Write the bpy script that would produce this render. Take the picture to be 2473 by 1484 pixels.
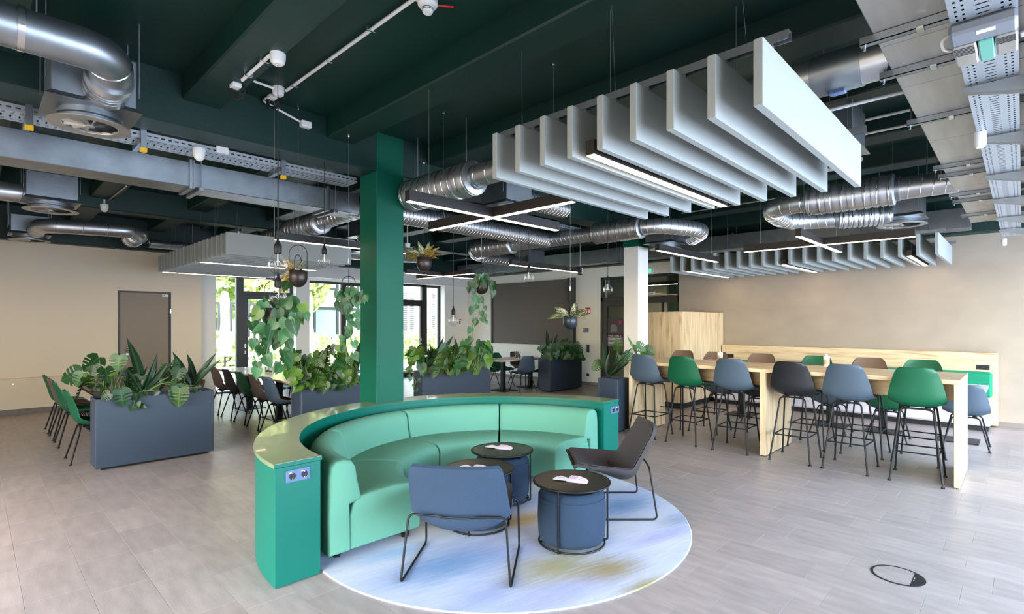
import bpy, bmesh, math, random
from mathutils import Vector, Matrix
random.seed(7)
PI = math.pi
S = bpy.context.scene
for o in list(bpy.data.objects): bpy.data.objects.remove(o)
COL = S.collection

# ---------------------------------------------------------------- camera, world, daylight, exposure
# room axes: X runs along the bar side towards the concrete wall, Y runs towards the garden windows
F, CX, HY, EYE = 1269.0, 1236.5, 779.0, 1.6
TH = math.atan2(2470 - CX, F)
FW = (math.cos(TH), math.sin(TH)); RT = (math.sin(TH), -math.cos(TH))
cam = bpy.data.cameras.new('camera'); cam.sensor_width = 36; cam.lens = F / 2473 * 36
cam.shift_y = (HY - 742) / 2473; cam.clip_start = .05; cam.clip_end = 300
co = bpy.data.objects.new('camera', cam); COL.objects.link(co)
co.location = (0, 0, EYE); co.rotation_euler = (PI / 2, 0, TH - PI / 2); S.camera = co
S.view_settings.view_transform = 'Standard'; S.view_settings.look = 'None'
S.view_settings.gamma = 1; S.view_settings.use_curve_mapping = False
S.view_settings.exposure = 0.06
S.cycles.use_denoising = True
S.cycles.max_bounces = 10; S.cycles.diffuse_bounces = 5; S.cycles.glossy_bounces = 4
S.cycles.transmission_bounces = 8; S.cycles.transparent_max_bounces = 12
S.cycles.caustics_reflective = False; S.cycles.caustics_refractive = False
S.cycles.sample_clamp_indirect = 8
w = bpy.data.worlds.new('world'); S.world = w; w.use_nodes = True
nt = w.node_tree; bg = nt.nodes['Background']
sk = nt.nodes.new('ShaderNodeTexSky'); sk.sky_type = 'NISHITA'; sk.sun_elevation = math.radians(48); sk.sun_rotation = math.radians(250)
sk.sun_disc = False; sk.air_density = 1.2; sk.dust_density = 2.5
nt.links.new(sk.outputs[0], bg.inputs[0]); bg.inputs[1].default_value = 2.5
def light(name, kind, loc, rot, energy, color, size=None, size_y=None):
    l = bpy.data.lights.new(name, kind); l.energy = energy; l.color = color
    if kind == 'AREA': l.shape = 'RECTANGLE'; l.size = size; l.size_y = size_y
    if kind == 'SUN': l.angle = math.radians(1)
    o = bpy.data.objects.new(name, l); COL.objects.link(o); o.location = loc; o.rotation_euler = rot
    return o
light('sun', 'SUN', (0, 30, 20), (math.radians(40), 0, math.radians(-70)), 3.0, (1, .95, .88))
# daylight through the glazed walls behind and beside the camera, and through the garden windows
light('daylight_street_windows', 'AREA', (6.0, -2.55, 1.5), (PI / 2, 0, 0), 620, (.47, .68, 1), 10, 2.5)
light('daylight_entrance_windows', 'AREA', (-2.9, 2.5, 1.5), (PI / 2, 0, -PI / 2), 60, (.85, .93, 1), 7, 2.5)
for x, wd in ((4.62, 1.75), (6.95, 2.0), (9.4, 1.8)):
    light('garden_window_portal', 'AREA', (x, 13.12, 1.4), (-PI / 2, 0, 0), 1, (1, 1, 1), wd, 2.75).data.cycles.is_portal = True

# ---------------------------------------------------------------- geometry helpers
def _ray(px, py):
    a = (px - CX) / F; return FW[0] + a * RT[0], FW[1] + a * RT[1], -(py - HY) / F
def P(px, py, z=0.0):
    r = _ray(px, py); t = (z - EYE) / r[2]; return Vector((r[0] * t, r[1] * t, z))
def PX(px, py, X):
    r = _ray(px, py); t = X / r[0]; return Vector((X, r[1] * t, EYE + r[2] * t))
def PY(px, py, Y):
    r = _ray(px, py); t = Y / r[1]; return Vector((r[0] * t, Y, EYE + r[2] * t))
def D(px, py, d):
    r = _ray(px, py); return Vector((r[0] * d, r[1] * d, EYE + r[2] * d))

class MB:
    def __init__(s): s.v = []; s.f = []; s.M = None
    def add(s, vs, fs):
        n = len(s.v)
        s.v += [tuple(s.M @ Vector(p)) for p in vs] if s.M else [tuple(p) for p in vs]
        s.f += [tuple(i + n for i in f) for f in fs]; return s
    def box(s, x0, x1, y0, y1, z0, z1, c=0.0):
        if x0 > x1: x0, x1 = x1, x0
        if y0 > y1: y0, y1 = y1, y0
        if z0 > z1: z0, z1 = z1, z0
        if c <= 0:
            vs = [(x, y, z) for z in (z0, z1) for x, y in ((x0, y0), (x1, y0), (x1, y1), (x0, y1))]
            return s.add(vs, [(3, 2, 1, 0), (4, 5, 6, 7), (0, 1, 5, 4), (1, 2, 6, 5), (2, 3, 7, 6), (3, 0, 4, 7)])
        c = min(c, (x1 - x0) * .45, (y1 - y0) * .45, (z1 - z0) * .45)
        vs = []; idx = {}
        for i, x in enumerate((x0, x1)):
            for j, y in enumerate((y0, y1)):
                for k, z in enumerate((z0, z1)):
                    sx, sy, sz = (1, -1)[i] * c, (1, -1)[j] * c, (1, -1)[k] * c
                    idx[i, j, k] = len(vs)
                    vs += [(x, y + sy, z + sz), (x + sx, y, z + sz), (x + sx, y + sy, z)]
        I = lambda i, j, k, a: idx[i, j, k] + a
        fs = []
        for i in (0, 1): fs.append([I(i, 0, 0, 0), I(i, 1, 0, 0), I(i, 1, 1, 0), I(i, 0, 1, 0)][::(-1 if i == 0 else 1)])
        for j in (0, 1): fs.append([I(0, j, 0, 1), I(1, j, 0, 1), I(1, j, 1, 1), I(0, j, 1, 1)][::(1 if j == 0 else -1)])
        for k in (0, 1): fs.append([I(0, 0, k, 2), I(1, 0, k, 2), I(1, 1, k, 2), I(0, 1, k, 2)][::(-1 if k == 0 else 1)])
        for i in (0, 1):
            for j in (0, 1): fs.append([I(i, j, 0, 0), I(i, j, 1, 0), I(i, j, 1, 1), I(i, j, 0, 1)][::(1 if i != j else -1)])
        for i in (0, 1):
            for k in (0, 1): fs.append([I(i, 0, k, 0), I(i, 1, k, 0), I(i, 1, k, 2), I(i, 0, k, 2)][::(1 if i == k else -1)])
        for j in (0, 1):
            for k in (0, 1): fs.append([I(0, j, k, 1), I(1, j, k, 1), I(1, j, k, 2), I(0, j, k, 2)][::(-1 if j == k else 1)])
        for i in (0, 1):
            for j in (0, 1):
                for k in (0, 1): fs.append([I(i, j, k, 0), I(i, j, k, 1), I(i, j, k, 2)][::(1 if (i + j + k) % 2 else -1)])
        return s.add(vs, fs)
    def tube(s, pts, r, n=8, closed=False, cap=True):
        pts = [Vector(p) for p in pts]; m = len(pts); rs = r if isinstance(r, (list, tuple)) else [r] * m
        T = []
        for i in range(m):
            if closed: t = pts[(i + 1) % m] - pts[i - 1]
            else: t = pts[min(i + 1, m - 1)] - pts[max(i - 1, 0)]
            T.append(t.normalized() if t.length > 1e-9 else Vector((0, 0, 1)))
        a = Vector((0, 0, 1)) if abs(T[0].z) < .9 else Vector((1, 0, 0))
        N = (a - T[0] * a.dot(T[0])).normalized(); vs = []
        for i in range(m):
            N = N - T[i] * N.dot(T[i]); N = N.normalized() if N.length > 1e-6 else T[i].orthogonal().normalized()
            B = T[i].cross(N)
            for k in range(n):
                an = 2 * PI * k / n; vs.append(pts[i] + (N * math.cos(an) + B * math.sin(an)) * rs[i])
        fs = []
        for i in range(m if closed else m - 1):
            j = (i + 1) % m
            for k in range(n): fs.append((i * n + k, i * n + (k + 1) % n, j * n + (k + 1) % n, j * n + k))
        if cap and not closed: fs += [tuple(range(n))[::-1], tuple(range((m - 1) * n, m * n))]
        return s.add(vs, fs)
    def lathe(s, prof, n=24, c=(0, 0, 0), a0=0.0, a1=2 * PI, capends=False):
        full = abs(a1 - a0 - 2 * PI) < 1e-6; m = n if full else n + 1; vs = []; k = len(prof)
        for i in range(m):
            an = a0 + (a1 - a0) * i / n
            for r, z in prof: vs.append((c[0] + r * math.cos(an), c[1] + r * math.sin(an), c[2] + z))
        fs = []
        for i in range(n):
            j = (i + 1) % m
            for q in range(k - 1): fs.append((i * k + q, j * k + q, j * k + q + 1, i * k + q + 1))
        if capends and not full: fs += [tuple(range(k)), tuple(range(n * k, n * k + k))[::-1]]
        return s.add(vs, fs)
    def ring_sweep(s, prof, a0, a1, n, c=(0, 0), endr=0.0):
        """closed profile (r,z) swept about a vertical axis, ends rounded by endr"""
        k = len(prof); vs = []; mr = sum(p[0] for p in prof) / k; mz = sum(p[1] for p in prof) / k
        st = []
        for i in range(n + 1): st.append((a0 + (a1 - a0) * i / n, 0.0))
        if endr:
            ea = endr / mr
            st = [(a0, 1.0), (a0 + ea * .15, .45), (a0 + ea * .5, .12)] + [(a0 + ea + (a1 - a0 - 2 * ea) * i / n, 0.) for i in range(n + 1)] + [(a1 - ea * .5, .12), (a1 - ea * .15, .45), (a1, 1.0)]
        for an, q in st:
            for r, z in prof:
                dr, dz = mr - r, mz - z; L = math.hypot(dr, dz) or 1
                rr, zz = r + dr / L * endr * q, z + dz / L * endr * q
                vs.append((c[0] + rr * math.cos(an), c[1] + rr * math.sin(an), zz))
        fs = []; m = len(st)
        for i in range(m - 1):
            for q in range(k): fs.append((i * k + q, i * k + (q + 1) % k, (i + 1) * k + (q + 1) % k, (i + 1) * k + q))
        fs += [tuple(range(k))[::-1], tuple(range((m - 1) * k, m * k))]
        return s.add(vs, fs)
    def sphere(s, c, r, n=16, m=10, sq=(1, 1, 1)):
        vs = [(c[0], c[1], c[2] - r * sq[2])]; fs = []
        for i in range(1, m):
            p = PI * i / m
            for k in range(n):
                a = 2 * PI * k / n; vs.append((c[0] + r * sq[0] * math.sin(p) * math.cos(a), c[1] + r * sq[1] * math.sin(p) * math.sin(a), c[2] - r * sq[2] * math.cos(p)))
        vs.append((c[0], c[1], c[2] + r * sq[2])); L = len(vs) - 1
        for k in range(n): fs.append((0, 1 + (k + 1) % n, 1 + k))
        for i in range(m - 2):
            for k in range(n): fs.append((1 + i * n + k, 1 + i * n + (k + 1) % n, 1 + (i + 1) * n + (k + 1) % n, 1 + (i + 1) * n + k))
        for k in range(n): fs.append((L, 1 + (m - 2) * n + k, 1 + (m - 2) * n + (k + 1) % n))
        return s.add(vs, fs)
    def mesh(s, name, m, smooth=35):
        me = bpy.data.meshes.new(name); me.from_pydata(s.v, [], s.f); me.update()
        bm = bmesh.new(); bm.from_mesh(me); bmesh.ops.recalc_face_normals(bm, faces=bm.faces); bm.to_mesh(me); bm.free()
        if m: me.materials.append(m)
        if smooth:
            me.polygons.foreach_set('use_smooth', [True] * len(me.polygons)); me.set_sharp_from_angle(angle=math.radians(smooth))
        return me
def link(o, parent=None):
    COL.objects.link(o)
    if parent: o.parent = parent
    return o
def root(o):
    while o.parent: o = o.parent
    return o
def thing(name, label, cat, loc=(0, 0, 0), group=None, rz=0.0):
    o = bpy.data.objects.new(name, None); link(o); o.location = loc; o.rotation_euler = (0, 0, rz)
    o['label'] = label; o['category'] = cat
    if group: o['group'] = group
    o.empty_display_size = .1
    return o
def part(name, mb, m, parent, local=False, label=None, smooth=35, kind=None):
    """mesh child; coordinates in world unless local"""
    o = bpy.data.objects.new(name, mb.mesh(name, m, smooth)); link(o, parent)
    if not local:
        off = Vector((0, 0, 0)); p = parent
        if p.type == 'EMPTY': off = Vector(p.location)
        elif p.parent is None: off = Vector(p.location)
        o.location = -off if p.type == 'EMPTY' or p.parent is None else (0, 0, 0)
    if label: o['label'] = label
    if kind: o['kind'] = kind
    return o
def solo(name, mb, m, label, cat, group=None, smooth=35):
    o = bpy.data.objects.new(name, mb.mesh(name, m, smooth)); link(o)
    o['label'] = label; o['category'] = cat
    if group: o['group'] = group
    return o
def struct(name, mb, m, parent=None, smooth=35, label=None):
    o = bpy.data.objects.new(name, mb.mesh(name, m, smooth)); link(o, parent)
    if parent is None: o['kind'] = 'structure'
    if label: o['label'] = label
    return o
def copy_tree(o, parent=None):
    c = o.copy(); COL.objects.link(c)
    if parent: c.parent = parent
    for ch in list(o.children): copy_tree(ch, c)
    return c
def place(src, loc, rz, label, used):
    """first call moves the source, later calls copy it"""
    if src.name in used: o = copy_tree(src)
    else: o = src; used.add(src.name)
    o.location = loc; o.rotation_euler = (0, 0, rz); o['label'] = label
    return o
used = set()

# ---------------------------------------------------------------- materials
def lin(c):
    return tuple(((v / 255) / 12.92 if v / 255 <= .04045 else ((v / 255 + .055) / 1.055) ** 2.4) for v in c)
def mat(name, rgb, rough=.5, metal=0, spec=.5, noise=None, bump=None, coat=0, rand=0, emis=None, trans=0, alpha=1, sheen=0):
    """noise=(scale, amount, stretch xyz) darkens/lightens; bump=(scale, strength, stretch)"""
    m = bpy.data.materials.new(name); m.use_nodes = True; t = m.node_tree; b = t.nodes['Principled BSDF']
    col = (*lin(rgb), 1); b.inputs['Base Color'].default_value = col
    b.inputs['Roughness'].default_value = rough; b.inputs['Metallic'].default_value = metal
    b.inputs['Specular IOR Level'].default_value = spec; b.inputs['Coat Weight'].default_value = coat
    b.inputs['Transmission Weight'].default_value = trans
    if sheen: b.inputs['Sheen Weight'].default_value = sheen; b.inputs['Sheen Roughness'].default_value = .5
    if emis: b.inputs['Emission Color'].default_value = (*emis[0], 1); b.inputs['Emission Strength'].default_value = emis[1]
    N = t.nodes.new; L = t.links.new
    src = None
    if noise or bump:
        g = N('ShaderNodeNewGeometry'); tc = g.outputs['Position']
    def nz(sc, st, det=4):
        mp = N('ShaderNodeMapping'); mp.inputs['Scale'].default_value = st; L(tc, mp.inputs[0])
        n = N('ShaderNodeTexNoise'); n.inputs['Scale'].default_value = sc; n.inputs['Detail'].default_value = det; L(mp.outputs[0], n.inputs['Vector']); return n
    if noise or rand:
        hsv = N('ShaderNodeHueSaturation'); hsv.inputs['Color'].default_value = col; L(hsv.outputs[0], b.inputs['Base Color'])
        val = None
        if noise:
            n = nz(noise[0], noise[2]); mr = N('ShaderNodeMapRange'); mr.inputs[1].default_value = .25; mr.inputs[2].default_value = .75
            mr.inputs[3].default_value = 1 - noise[1]; mr.inputs[4].default_value = 1 + noise[1]; L(n.outputs[0], mr.inputs[0]); val = mr.outputs[0]
        if rand:
            oi = N('ShaderNodeObjectInfo'); g2 = N('ShaderNodeNewGeometry'); ad = N('ShaderNodeMath'); ad.operation = 'ADD'
            L(oi.outputs['Random'], ad.inputs[0]); L(g2.outputs['Random Per Island'], ad.inputs[1])
            fr = N('ShaderNodeMath'); fr.operation = 'FRACT'; L(ad.outputs[0], fr.inputs[0])
            mr2 = N('ShaderNodeMapRange'); mr2.inputs[3].default_value = 1 - rand; mr2.inputs[4].default_value = 1 + rand; L(fr.outputs[0], mr2.inputs[0])
            if val is not None:
                mu = N('ShaderNodeMath'); mu.operation = 'MULTIPLY'; L(val, mu.inputs[0]); L(mr2.outputs[0], mu.inputs[1]); val = mu.outputs[0]
            else: val = mr2.outputs[0]
        L(val, hsv.inputs['Value'])
    if bump:
        n = nz(bump[0], bump[2], 3); bp = N('ShaderNodeBump'); bp.inputs['Strength'].default_value = bump[1]; bp.inputs['Distance'].default_value = .01
        L(n.outputs[0], bp.inputs['Height']); L(bp.outputs[0], b.inputs['Normal'])
    return m
ONE = (1, 1, 1)
M = dict(
 green=mat('green_paint', (0, 84, 66), .5, spec=.25, noise=(2.5, .06, ONE), bump=(90, .12, ONE)),
 ceil=mat('green_paint_shaded', (0, 40, 33), .5, noise=(1.2, .12, ONE), bump=(60, .15, ONE)),  # same green as the column, darkened for the poorly lit ceiling
 ctop=mat('green_laminate_pale_reflection', (116, 132, 92), .3, spec=1.0, coat=.2),  # base paled towards cream to imitate reflections on the green top
 counter=mat('green_lacquer', (0, 98, 84), .42, spec=.3, noise=(2, .04, ONE)),
 sofa=mat('mint_fabric', (92, 150, 128), .85, noise=(260, .05, ONE), bump=(500, .25, ONE)),
 grout=mat('grout', (196, 190, 184), .8),
 tile=mat('stone_tile', (160, 148, 142), .36, spec=.5, noise=(3.2, .17, (5, 1.2, 1)), rand=.08, bump=(30, .06, (4, 1, 1))),
 wallL=mat('cream_wall', (228, 212, 188), .8, bump=(150, .1, ONE)),
 wallW=mat('white_wall', (236, 234, 226), .8, bump=(150, .1, ONE)),
 conc=mat('concrete_plaster', (152, 141, 126), .7, noise=(1.6, .11, (1, 1, 1.6)), bump=(8, .2, ONE)),
 base=mat('grey_skirting', (120, 112, 104), .6),
 galv=mat('galvanised_steel', (146, 153, 158), .4, metal=.95, noise=(7, .14, ONE), bump=(14, .05, ONE)),
 galvr=mat('dull_galvanised_sheet', (178, 176, 170), .45, metal=.85, noise=(3, .14, (.6, 5, 1)), bump=(10, .05, ONE)),
 spiral=mat('spiral_duct_steel', (186, 188, 190), .36, metal=.92, noise=(5, .1, ONE)),
 chrome=mat('polished_steel', (210, 212, 215), .15, metal=1),
 black=mat('black_metal', (18, 18, 20), .5, spec=.3),
 lampb=mat('black_lamp_body', (26, 22, 20), .45),
 plastic_w=mat('white_plastic', (232, 232, 228), .45),
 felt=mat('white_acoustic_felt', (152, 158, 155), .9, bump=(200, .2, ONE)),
 lens=mat('lamp_lens', (255, 250, 240), .5, emis=((1, .74, .48), 23)),
 oak=None, oakv=None,
 planter=mat('slate_planter', (46, 58, 74), .5, noise=(3, .05, ONE)),
 soil=mat('potting_soil', (52, 40, 30), .95, noise=(60, .4, ONE), bump=(60, 1, ONE)),
 shellgrey=mat('slate_grey_shell', (66, 82, 98), .5, bump=(400, .1, ONE)),
 shellgreen=mat('green_shell', (0, 84, 54), .45, bump=(400, .1, ONE)),
 shellblack=mat('black_shell', (22, 24, 30), .45, bump=(400, .1, ONE)),
 shellbrown=mat('taupe_shell', (96, 84, 76), .5),
 pad=mat('taupe_pad', (112, 90, 74), .9, noise=(200, .1, ONE)),
 white_top=mat('white_tabletop', (236, 238, 240), .25, coat=.3),
 edge=mat('plywood_edge', (196, 160, 126), .6),
 bench=mat('pale_bench_fabric', (214, 212, 224), .8),
 benchg=mat('green_bench_fabric', (0, 128, 92), .8),
 chairA=mat('blue_grey_fabric', (44, 64, 88), .9, noise=(300, .22, (1, 1, .35)), bump=(500, .3, ONE)),
 chairB=mat('charcoal_fabric', (60, 56, 58), .9, noise=(400, .2, ONE), bump=(500, .3, ONE)),
 pouf=mat('navy_fabric', (30, 50, 72), .9, noise=(300, .2, (1, 1, .4)), bump=(500, .3, ONE)),
 tabletop=mat('dark_brown_tray', (40, 33, 27), .3, spec=.6),
 socket=mat('slate_socket', (84, 104, 140), .35), dark=mat('dark_recess', (12, 12, 14), .6),
 frame=mat('anthracite_frame', (42, 40, 38), .45),
 screen=mat('projection_screen_grey', (98, 93, 90), .8, noise=(300, .04, ONE)),
 taupe_door=mat('taupe_door', (134, 118, 100), .5), yellow=mat('yellow_cap', (228, 178, 20), .5),
 red=mat('sign_red', (196, 40, 40), .5), lcd=mat('green_display', (90, 164, 146), .3),
 device=mat('grey_device', (112, 118, 126), .5), tray=mat('bright_perforated_steel', (164, 172, 178), .45, metal=.55), cable=mat('black_cable', (14, 14, 14), .6), wcable=mat('white_cable', (215, 215, 208), .6),
 wire=mat('steel_wire', (150, 158, 152), .35, metal=.8),
 potb=mat('bronze_black_pot', (52, 46, 44), .35, metal=.5), potn=mat('blue_black_pot', (40, 48, 58), .35, metal=.3),
 pink=mat('pink_print', (236, 205, 226), .5, rand=.08), paperw=mat('white_paper', (245, 240, 244), .5),
 wood_w=mat('bleached_wood', (222, 218, 208), .8), para=mat('parasol_fabric', (214, 214, 206), .9),
 ext_w=mat('white_render', (240, 240, 236), .9), ext_y=mat('sand_brick', (176, 162, 128), .9, noise=(20, .08, (1, 1, 6))), pave=mat('pale_paving', (205, 202, 196), .8, noise=(1, .06, ONE)),
 grass=mat('lawn', (98, 132, 58), .9, noise=(4, .3, ONE)), hedge=mat('hedge_leaf', (176, 190, 120), .8, rand=.3), treeleaf=mat('sunlit_tree_leaf', (200, 204, 140), .8, rand=.3), bark=mat('bark', (120, 104, 84), .9),  # tree leaf colour paled to imitate sunny overexposure
 orange=mat('copper_pot', (120, 84, 62), .4, metal=.6), wood_d=mat('dark_tabletop', (52, 46, 40), .35),
 corr=mat('corridor_green', (60, 104, 92), .6), magenta=mat('magenta_print', (190, 30, 120), .5), skin=mat('print_brown', (96, 62, 46), .6), shirt=mat('print_grey_blue', (120, 122, 136), .6), posterbg=mat('poster_grey', (98, 92, 96), .6),
)
def wood(name, stretch):
    m = bpy.data.materials.new(name); m.use_nodes = True; t = m.node_tree; b = t.nodes['Principled BSDF']; N = t.nodes.new; L = t.links.new
    g = N('ShaderNodeNewGeometry'); mp = N('ShaderNodeMapping'); mp.inputs['Scale'].default_value = stretch; L(g.outputs['Position'], mp.inputs[0])
    n = N('ShaderNodeTexNoise'); n.inputs['Scale'].default_value = 2.2; n.inputs['Detail'].default_value = 6; n.inputs['Distortion'].default_value = .6; L(mp.outputs[0], n.inputs['Vector'])
    cr = N('ShaderNodeValToRGB'); e = cr.color_ramp.elements
    e[0].position = .28; e[0].color = (*lin((158, 130, 98)), 1); e[1].position = .62; e[1].color = (*lin((212, 190, 154)), 1)
    x = e.new(.44); x.color = (*lin((196, 172, 134)), 1)
    L(n.outputs[0], cr.inputs[0]); L(cr.outputs[0], b.inputs['Base Color']); b.inputs['Roughness'].default_value = .5
    return m
M['ctop'].node_tree.nodes['Principled BSDF'].inputs['IOR'].default_value = 2.1
M['oak'] = wood('oak_grain_lengthwise', (5, .7, 9)); M['oakv'] = wood('oak_grain_upright', (7, 7, .7))
def leafmat(name, rgb, rgb2=None, tr=.25):
    m = bpy.data.materials.new(name); m.use_nodes = True; t = m.node_tree; b = t.nodes['Principled BSDF']; N = t.nodes.new; L = t.links.new
    oi = N('ShaderNodeObjectInfo'); hs = N('ShaderNodeHueSaturation'); hs.inputs['Color'].default_value = (*lin(rgb), 1)
    mr = N('ShaderNodeMapRange'); mr.inputs[3].default_value = .6; mr.inputs[4].default_value = 1.5; L(oi.outputs['Random'], mr.inputs[0]); L(mr.outputs[0], hs.inputs['Value'])
    mr2 = N('ShaderNodeMapRange'); mr2.inputs[3].default_value = .485; mr2.inputs[4].default_value = .515; L(oi.outputs['Random'], mr2.inputs[0]); L(mr2.outputs[0], hs.inputs['Hue'])
    out = hs.outputs[0]
    tc = N('ShaderNodeTexCoord'); sp = N('ShaderNodeSeparateXYZ'); L(tc.outputs['Object'], sp.inputs[0])
    ab = N('ShaderNodeMath'); ab.operation = 'ABSOLUTE'; L(sp.outputs[0], ab.inputs[0])
    mx = N('ShaderNodeMix'); mx.data_type = 'RGBA'
    if rgb2:
        wv = N('ShaderNodeTexNoise'); wv.inputs['Scale'].default_value = 5; mp = N('ShaderNodeMapping'); mp.inputs['Scale'].default_value = (6, 1, 1); L(tc.outputs['Object'], mp.inputs[0]); L(mp.outputs[0], wv.inputs['Vector'])
        st = N('ShaderNodeMath'); st.operation = 'GREATER_THAN'; st.inputs[1].default_value = .55; L(wv.outputs[0], st.inputs[0]); L(st.outputs[0], mx.inputs[0])
        mx.inputs[7].default_value = (*lin(rgb2), 1)
    else:
        st = N('ShaderNodeMath'); st.operation = 'LESS_THAN'; st.inputs[1].default_value = .018; L(ab.outputs[0], st.inputs[0])
        ml = N('ShaderNodeMath'); ml.operation = 'MULTIPLY'; ml.inputs[1].default_value = .5; L(st.outputs[0], ml.inputs[0]); L(ml.outputs[0], mx.inputs[0])
        mx.inputs[7].default_value = (*lin(tuple(min(255, c + 50) for c in rgb)), 1)
    L(out, mx.inputs[6]); L(mx.outputs[2], b.inputs['Base Color']); b.inputs['Roughness'].default_value = .4
    b.inputs['Transmission Weight'].default_value = 0
    tl = N('ShaderNodeBsdfTranslucent'); L(mx.outputs[2], tl.inputs[0]); ms = N('ShaderNodeMixShader'); ms.inputs[0].default_value = tr
    L(b.outputs[0], ms.inputs[1]); L(tl.outputs[0], ms.inputs[2]); L(ms.outputs[0], t.nodes['Material Output'].inputs[0])
    return m
LM = dict(mon=leafmat('monstera_leaf', (32, 70, 30)), monl=leafmat('young_monstera_leaf', (52, 88, 30)), heart=leafmat('philodendron_leaf', (50, 98, 56)), spear=leafmat('spear_leaf', (22, 52, 28)),
          pothos=leafmat('pothos_leaf', (78, 112, 34)), varieg=leafmat('variegated_leaf', (64, 92, 48), (236, 206, 178)), brownvar=leafmat('bronze_leaf', (96, 96, 40), (206, 156, 90)), stem=mat('green_stem', (92, 120, 60), .6))
# glass
def glassmat(name, tint=(1, 1, 1), refl=.1):
    m = bpy.data.materials.new(name); m.use_nodes = True; t = m.node_tree; N = t.nodes.new; L = t.links.new
    tr = N('ShaderNodeBsdfTransparent'); tr.inputs[0].default_value = (*tint, 1); gl = N('ShaderNodeBsdfGlossy'); gl.inputs['Roughness'].default_value = .02
    fr = N('ShaderNodeLayerWeight'); fr.inputs[0].default_value = .35; mu = N('ShaderNodeMath'); mu.operation = 'MULTIPLY'; mu.inputs[1].default_value = refl * 4; mu.use_clamp = True; L(fr.outputs['Fresnel'], mu.inputs[0])
    mx = N('ShaderNodeMixShader'); L(mu.outputs[0], mx.inputs[0]); L(tr.outputs[0], mx.inputs[1]); L(gl.outputs[0], mx.inputs[2]); L(mx.outputs[0], t.nodes['Material Output'].inputs[0])
    return m
M['glass'] = glassmat('window_glass', (.97, .99, .98), .05); M['bulbglass'] = glassmat('bulb_glass', (.985, .985, .975), .10); M['dglass'] = glassmat('corridor_glass', (.82, .88, .86), .08)
M['jar'] = glassmat('jar_glass', (.93, .95, .95), .15)
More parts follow.
